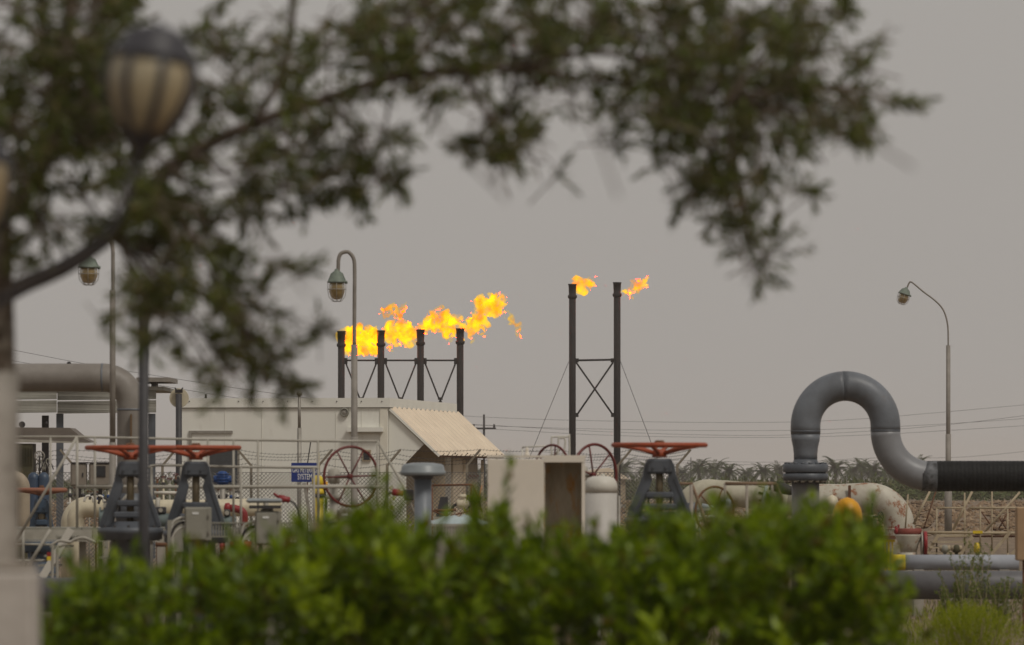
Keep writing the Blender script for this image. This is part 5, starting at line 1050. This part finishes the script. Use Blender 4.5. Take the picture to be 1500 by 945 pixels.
cl = [(215,455,40,50,.8),(235,410,40,40,.6),(60,20,130,60,2.0),(110,90,90,70,1.6),(170,180,60,50,1.0),(20,180,60,90,1.4),(250,250,70,50,1.0),(300,330,80,50,.8),(600,40,90,50,.8),(1000,70,100,60,1.2),(1120,100,80,60,1.0),(50,40,130,90,3.4),(60,140,110,80,2.6),(110,200,60,60,1.2),(40,240,80,80,1.8),(60,330,90,60,1.6),(150,20,60,60,1.6),(120,110,50,70,1.4),(190,290,60,50,1.0),
 (290,375,90,70,1.9),(330,440,80,60,1.7),(370,500,60,55,1.3),(410,530,30,50,.5),(230,380,40,60,.7),(310,540,50,35,.6),(430,398,18,12,.12),(445,472,18,24,.22),(240,470,40,40,.35),(350,560,40,25,.3),
 (330,110,55,55,1.1),(300,175,60,50,1.1),(310,40,25,40,.35),(395,60,28,65,.6),(395,150,60,45,1.0),(440,215,95,45,1.6),(500,250,80,42,1.3),(420,280,85,45,1.0),(550,262,40,40,.55),(340,255,75,60,1.3),(510,160,50,35,.45),(560,215,35,35,.4),
 (480,50,45,55,.8),(545,35,70,50,1.3),(560,90,50,25,.5),(640,40,100,55,2.1),(735,35,100,55,1.9),(850,25,100,45,2.0),(800,72,90,30,.8),(640,85,60,22,.4),(735,75,60,25,.6),
 (950,50,90,65,2.3),(1050,60,95,70,2.5),(1135,60,65,55,1.6),(1203,30,22,26,.35),(1075,135,100,60,2.3),(1150,150,70,60,1.6),(1185,195,60,42,1.2),(1250,130,40,45,.8),(1255,135,20,30,.4),(1245,185,45,30,.7),(1120,210,55,45,.9),(1160,290,24,26,.22),(1000,130,60,50,1.1),
 (1040,235,50,55,1.1),(1025,295,42,34,.8),(1085,300,36,34,.7),(1090,355,26,34,.5),(1105,382,26,24,.4),
 (680,130,50,30,.5),(715,180,48,36,.8),(755,228,44,28,.6),(735,205,40,30,.4),(812,258,16,10,.1),(790,140,50,25,.3),(880,140,65,30,.6),(945,175,50,40,.7),(895,205,24,12,.12),(980,210,35,30,.4)]
TL = leafmat('tree_leaf', [(.05,.066,.010),(.09,.115,.018),(.13,.15,.028),(.07,.088,.014),(.16,.13,.045),(.06,.08,.014)], .32, .5, .3)
q = Leaf(); tw = MB(); mp_ = [P(p[0],p[1],DT) for p in mainb]
for (x, y, rx, ry, wt) in cl:
    for i in range(int(wt*(9.2 if x < 300 and y < 360 else 7.6))+1):
        a = random.uniform(0,2*PI); s_ = math.sqrt(random.random())*1.0; xx, yy = x+math.cos(a)*rx*s_, y+math.sin(a)*ry*s_
        cz = random.gauss(0,.4); cc_ = P(xx,yy,DT)+V(0,cz,0); od = V(math.cos(a)*.8+random.gauss(0,.4), random.gauss(0,.4), -math.sin(a)*.5+random.gauss(-.1,.4)).normalized()
        tw.tube([cc_-od*.12, cc_+od*.04], [.003,.0015], 3, cap=False)
        for j in range(random.randint(2,5)):
            d = (od+V(random.gauss(0,.55),random.gauss(0,.55),random.gauss(0,.55))).normalized()
            q.sprig(cc_+V(random.gauss(0,.014),random.gauss(0,.03),random.gauss(0,.014))-d*.03, d, random.uniform(.06,.11), 10, .046, .012, .75, tw, .0014)
tw.build('twigs', BM, tr, kind='stuff')
big = random.Random(3).sample(range(len(q.p)), 290); a_, b_ = q.split(big); b_.build('foliage', TL, parent=tr, kind='stuff'); single_leaves(a_, TL, tr)
for (x, y, rx, ry, wt) in cl:
    if wt < .3: continue
    c = P(x,y,DT); n_ = min(mp_, key=lambda p: (p-c).length)
    MB().tube(spl([n_+V(0,.02,0), n_.lerp(c,.5)+V(0,random.uniform(-.08,.08),.02), c],4), .0045, 5).build('twig_branch', BM, tr)
for pts in ([(598,120),(640,180),(700,250),(742,292)],[(820,130),(868,190),(905,288)],[(1262,198),(1338,246)],[(340,300),(400,370),(450,430)],[(1160,0),(1260,190)]):
    MB().tube(spl([P(x,y,8.5) for x,y in pts],5), .0021, 5).build('bare_twig', BM, tr)
# ------------------------------------------------------------------ globe lamp and pillar
D = 10; kk = K(D)
t = T('garden_lamp', 'blurred garden lamp with amber globe and dark cap hanging among the branches', 'lamp', V(P(-10,0,D).x, D, 0))
IR = mat('dark_iron', (.045,.043,.05), (.03,.028,.03), 8, .45)
GL = mat('frosted_amber', (.34,.31,.22), (.31,.215,.10), 3.5, .25, spec=.5)
def globe(xt, yt, xb, yb, wd):
    A = (P(xt,yt,D)-P(xb,yb,D)); H = A.length; A.normalize(); c = P(xb,yb,D); R = wd/2*kk
    gb = MB().lathe([(R*.42,H*.04),(R*.62,H*.12),(R*.86,H*.3),(R*1.0,H*.52),(R*.98,H*.68),(R*.86,H*.80)], c, A, 28).build('glass_globe', GL, t)
    q_ = Vector((0,0,1)).rotation_difference(A)
    for i in range(8):
        a = i*PI/4+.3; e = V(math.cos(a), math.sin(a), 0)
        MB().tube([c+q_@(e*R*rr_*1.03+V(0,0,H*zz)) for rr_, zz in ((.42,.03),(.62,.12),(.86,.3),(1.0,.52),(.98,.68),(.86,.81))], R*.095, 6).build('rib', IR, gb)
    MB().lathe([(R*.98,H*.76),(R*1.02,H*.79),(R*.98,H*.83),(R*.84,H*.86),(R*.78,H*.95),(R*.6,H*1.04),(R*.3,H*1.09),(R*.08,H*1.10),(R*.05,H*1.14)], c, A, 28).build('cap', IR, t)
    MB().lathe([(R*.14,-H*.22),(R*.16,-H*.12),(R*.28,-H*.04),(R*.46,0),(R*.46,H*.05)], c, A, 20).build('cup', IR, t)
globe(231,52,207,203,130); globe(-22,205,-26,345,80)
MB().tube(spl([P(x,y,D) for x,y in ((-44,470),(60,405),(130,370),(172,320),(190,270),(203,225))],5), [5*kk]*12+[4.5*kk]*14, 10).build('lamp_arm', IR, t)
MB().tube([P(-44,460,D), P(-30,400,D), P(-14,350,D)], 7*kk, 10).build('lamp_stem', IR, t); MB().tube([P(-48,835,D), P(-46,450,D)], [15*kk,13*kk], 14).build('lamp_column', IR, t)
D = 12.2; kk = K(D); t = T('white_pillar', 'blurred whitewashed concrete pillar at the lower left corner', 'pillar', V(P(-20,0,D).x, D, 0))
PW = mat('pillar_white', (.50,.46,.415), (.38,.34,.30), 7, .9, bump=.3, rust=(.25,.21,.17), rust_t=.62, soft=.2)
zt = P(0,838,D).z; MB().rbox(V(P(-22,0,D).x,D+.12,zt/2), (138*kk,.2,zt), .006).build('shaft', PW, t); MB().rbox(V(P(-22,0,D).x,D+.12,zt+6*kk), (132*kk,.19,12*kk), .005).build('cap', mat('pillar_cap',(.33,.285,.235)), t)

# ------------------------------------------------------------------ haze
hz = MB().box(V(0, 2050, 12), (5200, 4400, 26)); hm = bpy.data.materials.new('haze_air'); hm.use_nodes = True; N = hm.node_tree.nodes; N.remove(N['Principled BSDF'])
pv = N.new('ShaderNodeVolumePrincipled'); pv.inputs['Color'].default_value = (.93,.88,.84,1); pv.inputs['Density'].default_value = .00022; pv.inputs['Anisotropy'].default_value = 0
hm.node_tree.links.new(pv.outputs[0], N['Material Output'].inputs['Volume'])
struct(hz.build('haze', hm), 'stuff')
